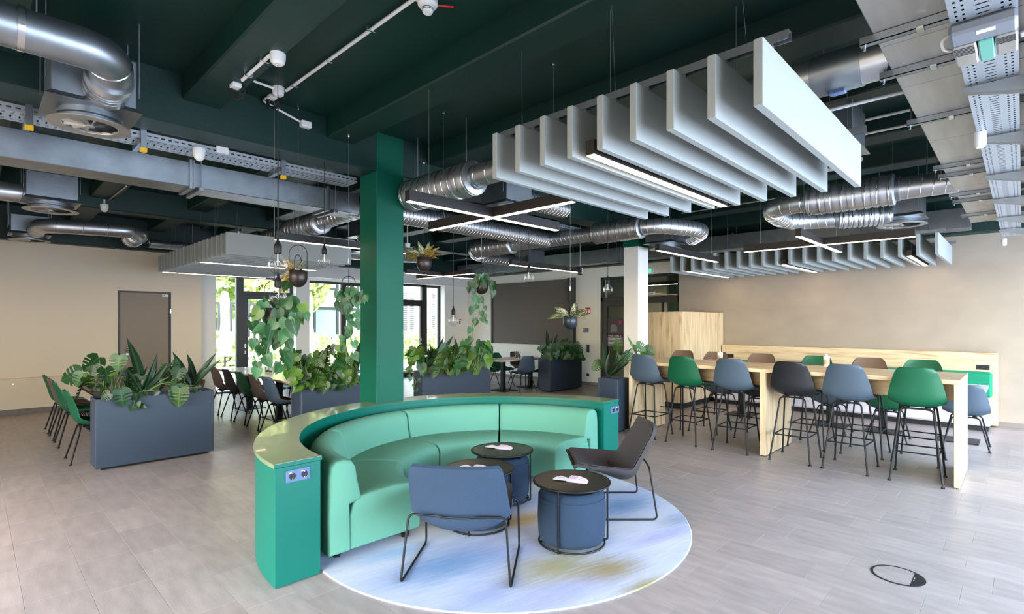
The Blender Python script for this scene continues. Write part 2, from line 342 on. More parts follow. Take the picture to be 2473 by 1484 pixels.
# rug
def rugmat():
    m = bpy.data.materials.new('rug_weave'); m.use_nodes = True; t = m.node_tree; b = t.nodes['Principled BSDF']; N = t.nodes.new; L = t.links.new
    g = N('ShaderNodeNewGeometry'); base = None
    mp = N('ShaderNodeMapping'); mp.vector_type = 'TEXTURE'; mp.inputs['Rotation'].default_value = (0, 0, math.radians(-13)); mp.inputs['Scale'].default_value = (1.3, .45, 1); L(g.outputs['Position'], mp.inputs[0])
    n = N('ShaderNodeTexNoise'); n.inputs['Scale'].default_value = 1.1; n.inputs['Detail'].default_value = 3; L(mp.outputs[0], n.inputs['Vector'])
    cr = N('ShaderNodeValToRGB'); el = cr.color_ramp.elements
    el[0].position = .3; el[0].color = (*lin((162, 170, 200)), 1); el[1].position = .68; el[1].color = (*lin((202, 204, 212)), 1)
    x = el.new(.5); x.color = (*lin((188, 194, 212)), 1)
    L(n.outputs[0], cr.inputs[0]); cur = cr.outputs[0]
    mp2 = N('ShaderNodeMapping'); mp2.inputs['Rotation'].default_value = (0, 0, math.radians(-14)); L(g.outputs['Position'], mp2.inputs[0])
    # dyed patches of the rug itself: centre, half sizes, colour
    for cx, cy, sx, sy, rgb, am in ((2.66, 2.18, .36, .22, (150, 140, 92), .95), (2.86, 1.9, .26, .14, (148, 128, 74), .95), (2.84, 1.63, .22, .07, (150, 138, 80), .9), (2.17, 2.70, .40, .20, (116, 148, 186), .95), (3.92, 2.49, .36, .16, (118, 148, 184), .95), (3.08, 2.88, .24, .12, (190, 160, 96), .95), (3.57, 1.92, .32, .07, (160, 162, 204), .8), (3.98, 1.98, .24, .10, (138, 152, 176), .8), (2.03, 3.11, .26, .10, (140, 176, 214), .8), (2.3, 1.95, .40, .12, (166, 170, 206), .7), (2.5, 3.3, .3, .2, (196, 184, 160), .6)):
        v = N('ShaderNodeVectorMath'); v.operation = 'SUBTRACT'; v.inputs[1].default_value = (cx, cy, 0); L(g.outputs['Position'], v.inputs[0])
        q = N('ShaderNodeMapping'); q.vector_type = 'TEXTURE'; q.inputs['Rotation'].default_value = (0, 0, math.radians(-13)); q.inputs['Scale'].default_value = (sx, sy, 100); L(v.outputs[0], q.inputs[0])
        ln = N('ShaderNodeVectorMath'); ln.operation = 'LENGTH'; L(q.outputs[0], ln.inputs[0])
        mp3 = N('ShaderNodeMapping'); mp3.vector_type = 'TEXTURE'; mp3.inputs['Rotation'].default_value = (0, 0, math.radians(-13)); mp3.inputs['Scale'].default_value = (.3, .03, 1); L(g.outputs['Position'], mp3.inputs[0])
        nn = N('ShaderNodeTexNoise'); nn.inputs['Scale'].default_value = 1.5; L(mp3.outputs[0], nn.inputs['Vector'])
        ad = N('ShaderNodeMath'); ad.operation = 'ADD'; L(ln.outputs['Value'], ad.inputs[0]); L(nn.outputs[0], ad.inputs[1])
        mr = N('ShaderNodeMapRange'); mr.interpolation_type = 'SMOOTHSTEP'; mr.inputs[1].default_value = .55; mr.inputs[2].default_value = 2.1; mr.inputs[3].default_value = am * .95; mr.inputs[4].default_value = 0; L(ad.outputs[0], mr.inputs[0])
        mx = N('ShaderNodeMix'); mx.data_type = 'RGBA'; L(mr.outputs[0], mx.inputs[0]); L(cur, mx.inputs[6]); mx.inputs[7].default_value = (*lin(rgb), 1); cur = mx.outputs[2]
    mp4 = N('ShaderNodeMapping'); mp4.vector_type = 'TEXTURE'; mp4.inputs['Rotation'].default_value = (0, 0, math.radians(-13)); mp4.inputs['Scale'].default_value = (.16, .006, 1); L(g.outputs['Position'], mp4.inputs[0])
    n4 = N('ShaderNodeTexNoise'); n4.inputs['Scale'].default_value = 1; n4.inputs['Detail'].default_value = 2; L(mp4.outputs[0], n4.inputs['Vector'])
    hs = N('ShaderNodeHueSaturation'); mr = N('ShaderNodeMapRange'); mr.inputs[1].default_value = .3; mr.inputs[2].default_value = .7; mr.inputs[3].default_value = .88; mr.inputs[4].default_value = 1.08; L(n4.outputs[0], mr.inputs[0]); L(mr.outputs[0], hs.inputs['Value']); L(cur, hs.inputs['Color'])
    L(hs.outputs[0], b.inputs['Base Color']); b.inputs['Roughness'].default_value = .95
    bp = N('ShaderNodeBump'); bp.inputs['Strength'].default_value = .3; bp.inputs['Distance'].default_value = .004; L(n4.outputs[0], bp.inputs['Height']); L(bp.outputs[0], b.inputs['Normal'])
    return m
M['rug'] = rugmat()

# ---------------------------------------------------------------- room shell
X0, X1, Y0, YL, YW, ZC, ZR = -3.0, 11.0, -2.7, 12.6, 12.9, 3.6, 3.4
floor = struct('floor', MB().box(X0, 13.4, Y0, 13.2, -.3, -.0015), M['grout'])
# stone tiles: strips .284 wide along Y, .567 long, each strip shifted by quarters
PIT, LEN = .2843, .567
known = {0: 4.62, 1: 5.04, 11: .825, 12: .975, 13: .83, 14: 1.263, 15: 1.405, 10: .957}
tiles = []
for k in range(-12, 39):
    xa = .208 + PIT * k
    if xa > 10.98 or xa + PIT < X0: continue
    off = known.get(k, .83 + .142 * random.choice((0, 1, 2, 3)))
    j = math.floor((Y0 - off) / LEN)
    while off + j * LEN < 12.9:
        ya = off + j * LEN; tiles.append((xa, ya)); j += 1
def proj(x, y, z=0):
    d = x * FW[0] + y * FW[1]
    if d < .3: return None
    return CX + F * (x * RT[0] + y * RT[1]) / d, HY - F * (z - EYE) / d, d
def score(t):
    q = proj(t[0] + PIT / 2, t[1] + LEN / 2)
    if not q: return 99
    m = 0 if -60 < q[0] < 2540 and q[1] < 1540 else 50
    if math.hypot(t[0] + .14 - 3.1, t[1] + .28 - 3.1) < 1.6: m += 20
    return q[2] + m
tiles.sort(key=score); G = .0019
tm = MB().box(G, PIT - G, G, LEN - G, -.003, 0).mesh('tile', M['tile'], 0)
for xa, ya in tiles[:300]:
    o = bpy.data.objects.new('tile', tm); link(o, floor); o.location = (xa, ya, 0)
rest = MB()
for xa, ya in tiles[300:]: rest.box(xa + G, xa + PIT - G, ya + G, ya + LEN - G, -.003, 0)
rest = struct('far_tiles', rest, M['tile'], floor, smooth=0); rest['kind'] = 'stuff'

ceil = struct('ceiling', MB().box(X0 - .3, 13.4, Y0 - .3, 13.4, ZC, ZC + .25), M['ceil'])
def rib(x0, x1, y0, y1):
    mb = MB().box(x0, x1, y0, y1, ZR, ZC + .02, .012)
    return struct('ceiling_rib', mb, M['ceil'], ceil)
k = -4
for k in range(-3, 8):
    xa = 2.41 + 1.225 * k
    rib(xa, xa + .29, Y0, 4.866); rib(xa, xa + .29, 5.2, 9.6); rib(xa, xa + .29, 9.9, 12.7)
struct('ceiling_beam', MB().box(X0, 13, 4.866, 5.2, 3.19, ZC + .02, .012), M['ceil'], ceil)
struct('ceiling_beam', MB().box(X0, 13, 9.6, 9.9, 3.25, ZC + .02, .012), M['ceil'], ceil)
struct('ceiling_beam', MB().box(X0, X1, 12.35, 12.62, 3.02, ZC + .02, .012), M['ceil'], ceil)
struct('ceiling_beam', MB().box(10.72, X1, Y0, 12.7, 2.98, ZC + .02, .012), M['ceil'], ceil)

# walls
WH = ZC
struct('wall_left', MB().box(X0, 1.98, YL, YL + .3, 0, WH).box(2.87, 3.43, YL, YL + .3, 0, WH).box(1.98, 2.87, YL, YL + .3, 2.22, WH).box(1.98, 2.87, YL + .12, YL + .3, 0, 2.22), M['wallL'])
xw = [PY(px, 700, YW).x for px in (517, 706, 738, 872, 905, 955)] + [PY(1063, 700, YW).x]
xa, xb, xc, xd = 3.43, xw[0], xw[1], xw[2]
WT = 2.66
# garden window wall: piers and head
gw = MB().box(3.43, xb, YL + .18, YW + .25, 0, WH)
gw.box(xc, xd, YW - .22, YW + .25, 0, WH).box(xb, xc, YW - .1, YW + .25, WT, WH).box(xd, 7.9, YW - .1, YW + .25, WT, WH)
gw.box(7.9, 8.55, YW - .22, YW + .25, 0, WH).box(8.55, xw[6], YW - .1, YW + .25, 2.72, WH).box(xw[6], X1 + .3, YL + .08, YW + .25, 0, WH)
gw.box(3.43, X1, YL + .0, YW - .1, 2.72, WH)
struct('wall_garden', gw, M['wallW'])
# bar side: white wall with the screen, glazed corridor front, concrete plaster wall
struct('wall_screen', MB().box(X1, X1 + .3, 7.6, YW, 0, WH).box(X1, X1 + .3, 5.5, 7.6, 2.72, WH), M['wallW'])
struct('wall_right', MB().box(X1, X1 + .3, Y0, 5.5, 0, WH), M['conc'])
struct('wall_street', MB().box(X0, X1, Y0 - .3, Y0, 2.75, WH).box(X0, .4, Y0 - .3, Y0, 0, 2.75).box(10.6, X1 + .3, Y0 - .3, Y0, 0, 2.75).box(5.2, 5.6, Y0 - .3, Y0, 0, 2.75), M['wallW'])
struct('wall_entrance', MB().box(X0 - .3, X0, Y0 - .3, -1, 0, WH).box(X0 - .3, X0, 6, YL + .3, 0, WH).box(X0 - .3, X0, -1, 6, 2.75, WH), M['wallW'])
# corridor behind the glass front
struct('wall_corridor_pale', MB().box(13.1, 13.2, 6.9, 8.8, 0, WH), M['wallW'])
struct('wall_corridor', MB().box(13.2, 13.4, 4, 9, 0, WH).box(11.3, 13.4, 8.8, 9.0, 0, WH).box(11.3, 13.4, 3.9, 4.1, 0, WH), M['corr'])
struct('baseboard_left', MB().box(X0, 1.95, YL - .014, YL, 0, .08, .002).box(2.9, 3.43, YL - .014, YL, 0, .08, .002), M['base'])
struct('baseboard_right', MB().box(X1 - .014, X1, Y0, 5.5, 0, .075, .002), M['base'])
struct('baseboard_screen', MB().box(X1 - .014, X1, 7.62, YL + .08, 0, .075, .002), M['base'])

# columns
struct('column_green', MB().box(2.965, 3.30, 4.862, 5.204, 0, 3.62, .006), M['green'])
struct('column_white', MB().box(8.21, 8.56, 4.87, 5.17, 0, 2.95, .006), M['wallW'])
struct('column_head_green', MB().box(8.2, 8.57, 4.86, 5.18, 2.95, 3.62), M['green'])

# doors and windows
dr = struct('door_1', MB().box(2.01, 2.84, YL + .02, YL + .06, .01, 2.19, .004), M['taupe_door'])
struct('door_frame', MB().box(1.98, 2.01, YL - .006, YL + .12, 0, 2.22).box(2.84, 2.87, YL - .006, YL + .12, 0, 2.22).box(2.01, 2.84, YL - .006, YL + .12, 2.19, 2.22), M['frame'], dr)
struct('door_knob', MB().sphere((2.13, YL - .03, 1.06), .028, 12, 8).tube([(2.13, YL + .02, 1.06), (2.13, YL - .02, 1.06)], .012, 10).tube([(2.13, YL + .02, .97), (2.13, YL + .005, .97)], .026, 14), M['chrome'], dr)
struct('hinge', MB().box(2.845, 2.87, YL - .016, YL - .004, 1.78, 1.88, .003), M['chrome'], dr)
struct('door_sticker', MB().box(2.72, 2.83, YL + .014, YL + .02, 2.12, 2.17), M['plastic_w'], dr)
struct('sticker_dot', MB().tube([(2.75, YL + .014, 2.145), (2.75, YL + .010, 2.145)], .016, 14), M['yellow'], dr)

def fr(mb, x0, x1, z0, z1, t, y=YW, d=.07):
    mb.box(x0, x0 + t, y, y + d, z0, z1, .004).box(x1 - t, x1, y, y + d, z0, z1, .004).box(x0 + t, x1 - t, y, y + d, z1 - t, z1, .004).box(x0 + t, x1 - t, y, y + d, z0, z0 + t, .004); return mb
xp = lambda px: PY(px, 700, YW).x
w1 = struct('window_1', fr(MB(), xb, xp(580), .0, WT, .035), M['frame'])
struct('window_pane', MB().box(xb + .03, xp(576), YW + .03, YW + .04, .03, WT - .03), M['glass'], w1)
d2 = struct('door_2', fr(MB(), xp(588), xp(700), .02, 2.24, .10), M['frame'])
struct('door_frame', MB().box(xp(571), xp(588), YW - .01, YW + .09, 0, WT).box(xp(699), xc, YW - .01, YW + .09, 0, WT).box(xp(588), xp(699), YW - .01, YW + .09, 2.24, 2.32).box(xp(588), xp(699), YW - .01, YW + .09, WT - .04, WT), M['frame'], d2)
struct('door_pane', MB().box(xp(588) + .09, xp(700) - .09, YW + .03, YW + .04, .11, 2.15), M['glass'], d2)
struct('transom_pane', MB().box(xp(588), xp(699), YW + .03, YW + .04, 2.31, WT - .03), M['glass'], d2)
hx = xp(592)
struct('door_handle', MB().tube([(hx, YW, 1.05), (hx, YW - .05, 1.05), (hx + .12, YW - .05, 1.05)], .011, 10).box(hx - .018, hx + .018, YW - .012, YW, 1.0, 1.1, .004).box(hx - .018, hx + .018, YW - .012, YW, .86, .94, .004), M['chrome'], d2)
w2 = struct('window_2', fr(MB(), xd, xp(829), .02, WT, .06), M['frame'])
struct('window_pane', MB().box(xd + .05, xp(829) - .05, YW + .03, YW + .04, .07, WT - .05), M['glass'], w2)
w3 = struct('window_3', fr(MB(), xp(829), 7.9, .02, WT, .09), M['frame'])
struct('window_pane', MB().box(xp(829) + .08, 7.82, YW + .03, YW + .04, .1, WT - .08), M['glass'], w3)
WR = 2.72
d3 = struct('door_3', fr(MB(), 8.65, xp(1022), .02, 2.18, .10), M['frame'])
struct('door_frame', MB().box(8.55, 8.66, YW - .01, YW + .09, 0, WR).box(xp(1019), xp(1028), YW - .01, YW + .09, 0, WR).box(8.66, xp(1019), YW - .01, YW + .09, 2.18, 2.26).box(8.66, xp(1028), YW - .01, YW + .09, WR - .06, WR), M['frame'], d3)
struct('door_pane', MB().box(8.74, xp(1022) - .09, YW + .03, YW + .04, .11, 2.09), M['glass'], d3)
struct('transom_pane', MB().box(8.66, xp(1019), YW + .03, YW + .04, 2.25, WR - .05), M['glass'], d3)
hx = xp(1017)
struct('door_handle', MB().tube([(hx, YW, 1.1), (hx, YW - .05, 1.1), (hx - .12, YW - .05, 1.1)], .011, 10).box(hx - .018, hx + .018, YW - .012, YW, 1.05, 1.15, .004).box(hx - .018, hx + .018, YW - .012, YW, .92, .99, .004), M['chrome'], d3)
w4 = struct('window_4', fr(MB(), xp(1027), xw[6], .02, WR, .07), M['frame'])
struct('window_pane', MB().box(xp(1027) + .06, xw[6] - .06, YW + .03, YW + .04, .08, WR - .06), M['glass'], w4)
struct('trim_1', MB().box(xb, xc, YW - .02, YW + .06, 0, .03).box(xd, 7.9, YW - .02, YW + .06, 0, .03).box(8.55, xw[6], YW - .02, YW + .06, 0, .03), M['frame'])

# glazed corridor front on the bar side (plane X = 11)
XF = X1 + .02
d4 = struct('door_4', MB().box(XF, XF + .07, 7.42, 7.54, .01, 2.12, .004).box(XF, XF + .07, 6.42, 6.54, .01, 2.12, .004).box(XF, XF + .07, 6.54, 7.42, 2.0, 2.12, .004).box(XF, XF + .07, 6.54, 7.42, .01, .14, .004).box(XF, XF + .07, 6.54, 7.42, .62, .70, .004), M['frame'])
struct('door_frame', MB().box(XF - .01, XF + .1, 7.54, 7.6, 0, 2.72).box(XF - .01, XF + .1, 6.36, 6.42, 0, 2.72).box(XF - .01, XF + .1, 6.36, 7.6, 2.12, 2.22).box(XF - .01, XF + .1, 5.5, 7.6, 2.66, 2.72), M['frame'], d4)
struct('door_pane', MB().box(XF + .03, XF + .04, 6.53, 7.43, .13, 2.01), M['dglass'], d4)
struct('transom_pane', MB().box(XF + .03, XF + .04, 6.42, 7.54, 2.22, 2.66), M['dglass'], d4)
w5 = struct('window_5', MB().box(XF - .01, XF + .1, 5.5, 5.54, 0, 2.66).box(XF - .01, XF + .1, 5.5, 6.36, 2.06, 2.2).box(XF - .01, XF + .1, 5.5, 6.36, 0, .1).box(XF - .005, XF + .09, 5.92, 5.935, .1, 2.06), M['frame'])
struct('window_pane', MB().box(XF + .03, XF + .04, 5.53, 6.37, .09, 2.67), M['dglass'], w5)

def text(name, s, loc, rot, size, m, label=None, parent=None, sx=1.0, depth=.001, align='LEFT'):
    cu = bpy.data.curves.new(name, 'FONT'); cu.body = s; cu.size = size; cu.extrude = depth; cu.align_x = align
    tmp = bpy.data.objects.new(name, cu); COL.objects.link(tmp)
    dg = bpy.context.evaluated_depsgraph_get(); me = bpy.data.meshes.new_from_object(tmp.evaluated_get(dg))
    COL.objects.unlink(tmp); bpy.data.objects.remove(tmp); me.materials.clear(); me.materials.append(m)
    o = bpy.data.objects.new(name, me); link(o, parent); o.location = loc; o.rotation_euler = rot; o.scale = (sx, 1, 1)
    if label: o['label'] = label
    return o
# letters on the corridor glass (face -X): text +x runs towards -Y
g = PX(1560, 713, X1 - .0)
text('glass_letters', 'ood', (XF + .02, PX(1582, 713, XF).y, PX(1582, 712, XF).z), (PI / 2, 0, -PI / 2), .135, M['paperw'], 'white letters on the glass reading ood beside the column', w5, align='RIGHT')

# ---------------------------------------------------------------- outside the garden windows
struct('terrace', MB().box(-6, 22, 13.15, 19, -.3, -.03), M['pave'])
struct('lawn', MB().box(-30, 60, 19, 60, -.35, -.05), M['grass'])
struct('street_pavement', MB().box(-30, 40, -30, Y0 - .3, -.3, -.03), M['pave'])
b = thing('apartment_house', 'white rendered building with dark windows seen through the middle garden window', 'building', (16, 27, 0))
part('wall', MB().box(11.5, 22, 25, 34, 0, 9), M['ext_w'], b)
for i, (px0, px1, py0, py1) in enumerate(((772, 818, 652, 700), (757, 818, 743, 822), (838, 868, 650, 700), (840, 869, 745, 822))):
    a, c = PY(px0, py1, 24.95), PY(px1, py0, 24.95)
    f = part('window', fr(MB(), a.x, c.x, a.z, c.z, .12, 24.93, .12), M['frame'], b)
    f2 = part('pane', MB().box(a.x + .1, c.x - .1, 24.97, 24.99, a.z + .1, c.z - .1), M['dglass'], f)
b = thing('louvred_house', 'sand coloured building with dark louvre strips seen through the right garden door', 'building', (24, 27, 0))
part('wall', MB().box(22.3, 34, 22.5, 32, -.2, 3.9), M['ext_y'], b)
for px in (979, 995, 1048):
    a = PY(px, 735, 22.45)
    for j in range(26): part('louvre', MB().box(a.x - .1, a.x + .1, 22.42, 22.5, .4 + j * .105, .45 + j * .105), M['frame'], b, smooth=0)
# fence with upright dark bars
fn = thing('bar_fence', 'tall dark fence of upright bars beyond the left garden window', 'fence', (5.5, 20.5, 0))
for i in range(14):
    x = 5.3 + i * .2
    part('bar', MB().box(x, x + .07, 20.45, 20.52, 0, 2.3), M['frame'], fn, smooth=0)
part('rail', MB().box(5.3, 8.0, 20.44, 20.53, 2.24, 2.32), M['frame'], fn)
def foliage(name, label, cat, c, size, n, m, leaf=.16, group=None, trunk=0, seed=1):
    rnd = random.Random(seed); mb = MB()
    for _ in range(n):
        while True:
            p = [rnd.uniform(-1, 1) for _ in range(3)]
            if sum(q * q for q in p) <= 1: break
        q = Vector((c[0] + p[0] * size[0], c[1] + p[1] * size[1], c[2] + p[2] * size[2])); a = Vector([rnd.gauss(0, 1) for _ in range(3)]).normalized(); bb = a.orthogonal().normalized() * leaf * rnd.uniform(.5, 1.3); cc = a.cross(bb).normalized() * leaf * .6
        mb.add([q - bb, q + cc, q + bb, q - cc], [(0, 1, 2, 3)])
    t = thing(name, label, cat, (c[0], c[1], 0), group)
    part('leaves', mb, m, t, smooth=0, kind='stuff')
    if trunk: part('trunk', MB().tube([(c[0], c[1], -.1), (c[0] + .1, c[1], c[2])], [.14, .07], 8), M['bark'], t)
    return t
hx = [(5.6, 19.6, 1.6), (8.6, 19.6, 1.6), (11.6, 20, 1.7), (15.0, 20.2, 1.7), (19.0, 20.4, 2.0), (23.4, 20.2, 2.0), (26.5, 19.8, 2.0)]
hl = ['below the bar fence', 'behind the garden door', 'left of the middle window', 'in front of the white building', 'at the right end of the white building', 'in front of the louvred building', 'far right beyond the garden']
for i, (x, y, s) in enumerate(hx):
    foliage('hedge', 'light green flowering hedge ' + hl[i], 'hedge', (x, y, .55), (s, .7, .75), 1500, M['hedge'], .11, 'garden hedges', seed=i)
tl = ['at the far left of the garden', 'above the bar fence', 'behind the garden door', 'between fence and white building']
for i, (x, y, h, s) in enumerate(((5.5, 25, 4.0, 2.4), (8.2, 28, 4.5, 2.8), (10.2, 24.5, 3.6, 1.9), (9.2, 33, 6, 3.2))):
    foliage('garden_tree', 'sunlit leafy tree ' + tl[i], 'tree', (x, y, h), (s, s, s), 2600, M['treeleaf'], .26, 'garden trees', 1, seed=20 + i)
for i, (px, y) in enumerate(((543, 15.6), (747, 15.8))):
    c = PY(px, 800, y)
    t = thing('closed_parasol', ('leftmost', 'second')[i] + ' closed pale parasol on the terrace outside', 'parasol', (c.x, y, 0), 'closed parasols')
    part('canopy', MB().lathe([(.02, 2.45), (.09, 2.4), (.12, 2.2), (.10, 1.6), (.13, 1.3), (.19, .75), (.17, .72)], 14, (c.x, y, 0)), M['para'], t)
    part('pole', MB().tube([(c.x, y, -.03), (c.x, y, 2.5)], .025, 8), M['frame'], t)
def picnic(i, px, y):
    c = PY(px, 860, y); t = thing('picnic_table', ('leftmost', 'middle', 'rightmost')[i] + ' bleached wooden picnic table on the terrace', 'table', (c.x, y, 0), 'picnic tables')
    for j in range(5): part('board', MB().box(c.x - .9, c.x + .9, y - .37 + j * .15, y - .24 + j * .15, .71, .75), M['wood_w'], t, smooth=0)
    for s_ in (-1, 1):
        for q in (-1, 1): part('leg', MB().tube([(c.x + s_ * .65, y + q * .45, -.03), (c.x + s_ * .65, y + q * .2, .71)], .05, 4), M['wood_w'], t, smooth=0)
        part('bench_board', MB().box(c.x - .9, c.x + .9, y + s_ * .75 - .13, y + s_ * .75 + .13, .42, .46), M['wood_w'], t, smooth=0)
        part('cross_beam', MB().box(c.x + s_ * .65 - .03, c.x + s_ * .65 + .03, y - .85, y + .85, .36, .42), M['wood_w'], t, smooth=0)
picnic(0, 552, 15.2); picnic(1, 655, 15.6); picnic(2, 800, 15.2)

# ---------------------------------------------------------------- furniture: shells and chairs
def interp(tab, t):
    for i in range(len(tab) - 1):
        if t <= tab[i + 1][0]:
            a, b = tab[i], tab[i + 1]; k = (t - a[0]) / (b[0] - a[0]); k2 = k * k * (3 - 2 * k) if False else k
            return [a[q] + (b[q] - a[q]) * k2 for q in range(1, len(a))]
    return list(tab[-1][1:])
def smooth_tab(tab, n):
    """Catmull-Rom resample of rows (t, ...)"""
    out = []
    for i in range(n + 1):
        t = tab[0][0] + (tab[-1][0] - tab[0][0]) * i / n
        for k in range(len(tab) - 1):
            if t <= tab[k + 1][0] + 1e-9: break
        a, b, c, d = tab[max(k - 1, 0)], tab[k], tab[k + 1], tab[min(k + 2, len(tab) - 1)]
        u = (t - b[0]) / (c[0] - b[0]); row = [t]
        for q in range(1, len(b)):
            row.append(.5 * (2 * b[q] + (c[q] - a[q]) * u + (2 * a[q] - 5 * b[q] + 4 * c[q] - d[q]) * u * u + (3 * b[q] - a[q] - 3 * c[q] + d[q]) * u ** 3))
        out.append(row)
    return out
#          t    y     z     halfwidth  side lift
SHELL = [(0, .225, -.035, .185, .0), (.06, .215, -.008, .20, .004), (.2, .12, .0, .222, .02), (.38, .0, -.018, .232, .045), (.5, -.10, -.014, .236, .06), (.58, -.165, .03, .236, .05), (.66, -.195, .10, .228, .03), (.8, -.225, .22, .205, .01), (.94, -.262, .345, .165, .0), (1, -.276, .385, .125, .0)]
def shell_surface(tab, nv=26, nu=12, cup=1.0, thick=.009, inset=0.0, vr=(0, 1), fwd=.06):
    rows = [r for r in smooth_tab(tab, nv) if vr[0] - 1e-6 <= r[0] <= vr[1] + 1e-6]; V = []; n = len(rows)
    for i, (t, y, z, hw, lift) in enumerate(rows):
        a = rows[max(i - 1, 0)]; b = rows[min(i + 1, n - 1)]; ty, tz = b[1] - a[1], b[2] - a[2]; L = math.hypot(ty, tz) or 1; ny, nz = tz / L, -ty / L   # normal towards the sitter
        if ny * 0 + nz < 0 and t < .5: ny, nz = -ny, -nz
        bk = min(1, max(0, (t - .45) / .25))
        for k in range(nu + 1):
            u = -1 + 2 * k / nu; x = u * (hw - inset)
            l = lift * cup * abs(u) ** 2.6; f = fwd * bk * abs(u) ** 2.2 * (1.0 if t < .9 else .8)
            V.append((Vector((x, y + f, z + l)), Vector((0, ny, nz))))
    return V, n, nu
def shell_mb(h, tab=SHELL, thick=.009, off=0.0, **kw):
    V, n, nu = shell_surface(tab, **kw); mb = MB(); top = []; bot = []
    for p, q in V:
        top.append(p + q * off + Vector((0, 0, h))); bot.append(p + q * (off - thick) + Vector((0, 0, h)))
    N = len(V); fs = []; W = nu + 1
    for i in range(n - 1):
        for k in range(nu):
            a, b, c, d = i * W + k, i * W + k + 1, (i + 1) * W + k + 1, (i + 1) * W + k
            fs.append((a, b, c, d)); fs.append((a + N, d + N, c + N, b + N))
    for i in range(n - 1):
        for k in (0, nu): a, b = i * W + k, (i + 1) * W + k; fs.append((a, b, b + N, a + N))
    for k in range(nu):
        for i in (0, n - 1): a, b = i * W + k, i * W + k + 1; fs.append((a, b, b + N, a + N))
    return mb.add(top + bot, fs)
def bend(pts, r=.03, n=4):
    pts = [Vector(p) for p in pts]; out = [pts[0]]
    for i in range(1, len(pts) - 1):
        a, b, c = pts[i - 1], pts[i], pts[i + 1]; u = (a - b).normalized(); v = (c - b).normalized(); q = min(r, (a - b).length * .45, (c - b).length * .45)
        p0, p1 = b + u * q, b + v * q
        for k in range(n + 1):
            t = k / n; out.append(p0 * (1 - t) ** 2 + b * 2 * t * (1 - t) + p1 * t * t)
    out.append(pts[-1]); return out
def make_chair(name, cat, h, m, padm, foot, ring=None, group=None):
    """shell chair facing +y; foot=(half width, front y, rear y)"""
    t = thing(name, '', cat, (0, 0, 0), group)
    part('seat_shell', shell_mb(h, vr=(0, 1), fwd=.045), m, t, True, smooth=60)
    if padm: part('seat_pad', shell_mb(h, off=.012, thick=.011, inset=.014, vr=(.06, .97), fwd=.045), padm, t, True, smooth=60)
    fw, fy, ry = foot; tz = h - .045; r = .0095
    tops = ((-.15, .12), (.15, .12), (-.13, -.13), (.13, -.13)); feet = ((-fw, fy), (fw, fy), (-fw, ry), (fw, ry))
    for (a, b), (c, d) in zip(tops, feet):
        sx = 1 if a > 0 else -1
        mb = MB().tube(bend([(a - sx * .07, b, tz + .008), (a, b, tz), (c, d, .012)], .04), r, 8).tube([(c, d, 0), (c, d, .014)], .016, 10)
        part('leg', mb, M['black'], t, True)
    mb = MB()
    for y in (.12, -.13): mb.tube([(-.09, y, tz + .008), (.09, y, tz + .008)], r, 8)
    for x in (-.07, .07): mb.tube([(x, .12, tz + .012), (x, -.13, tz + .012)], r, 8)
    for x in (-.09, .09):
        for y in (.1, -.11): mb.tube([(x, y, tz), (x, y, h - .02)], .02, 10)
    part('under_frame', mb, M['black'], t, True)
    if ring:
        k = (tz - ring) / tz; q = []
        for (a, b), (c, d) in ((tops[0], feet[0]), (tops[1], feet[1]), (tops[3], feet[3]), (tops[2], feet[2])): q.append((a + (c - a) * k, b + (d - b) * k, ring))
        q2 = []
        for i in range(4): q2 += bend([Vector(q[i - 1]).lerp(Vector(q[i]), .5), q[i], Vector(q[i]).lerp(Vector(q[(i + 1) % 4]), .5)], .02, 3)[1:-1]
        mb = MB().tube(q2, .0075, 8, closed=True)
        part('footrest', mb, M['black'], t, True)
    return t
FT = {}
def chair(kind, col, x, y, rz, label, group):
    key = kind + col
    if key not in FT:
        mm = {'grey': M['shellgrey'], 'green': M['shellgreen'], 'black': M['shellblack'], 'brown': M['shellbrown']}[col]; pd = M['pad'] if col in ('grey', 'brown') else None
        if kind == 'stool': FT[key] = [make_chair('bar_stool', 'bar stool', .77, mm, pd, (.21, .25, -.25), .3), False]
        else: FT[key] = [make_chair('dining_chair', 'chair', .44, mm, pd, (.225, .22, -.23)), False]
    o = FT[key][0]
    if FT[key][1]: o = copy_tree(o)
    FT[key][1] = True
    o.location = (x, y, 0); o.rotation_euler = (0, 0, rz); o['label'] = label; o['group'] = group
    return o
E_, W_, N_, S_ = -PI / 2, PI / 2, 0, PI        # facing +X, -X, +Y, -Y
ns = (('grey', 3.80), ('green', 3.22), ('grey', 2.59), ('black', 1.91), ('grey', 1.36), ('green', .77))
nl = ('grey bar stool at the far left end of the oak bar table, near side', 'green bar stool second from the left on the near side of the bar table', 'grey bar stool just left of the middle oak panel, near side', 'black bar stool on the near side of the bar table, the only black one', 'grey bar stool between the black and the nearest green bar stool', 'large green bar stool closest to the camera at the right end of the bar table')
for i, (c, y) in enumerate(ns): chair('stool', c, 6.735, y, E_ + random.uniform(-.05, .05), nl[i], 'bar stools on the near side of the bar table')
fs = (('brown', 3.86), ('brown', 3.32), ('brown', 2.66), ('green', 1.97), ('brown', 1.38), ('green', .86))
fl = ('brown bar stool across the bar table in front of the oak cupboard, leftmost', 'brown bar stool across the bar table beside the far cup of pens', 'brown bar stool across the bar table, third from the left', 'green bar stool across the bar table beside the near paper cup', 'brown bar stool across the bar table, fifth from the left', 'green bar stool across the bar table behind the large green one')
for i, (c, y) in enumerate(fs): chair('stool', c, 7.62, y, W_ + random.uniform(-.04, .04), fl[i], 'bar stools on the far side of the bar table')

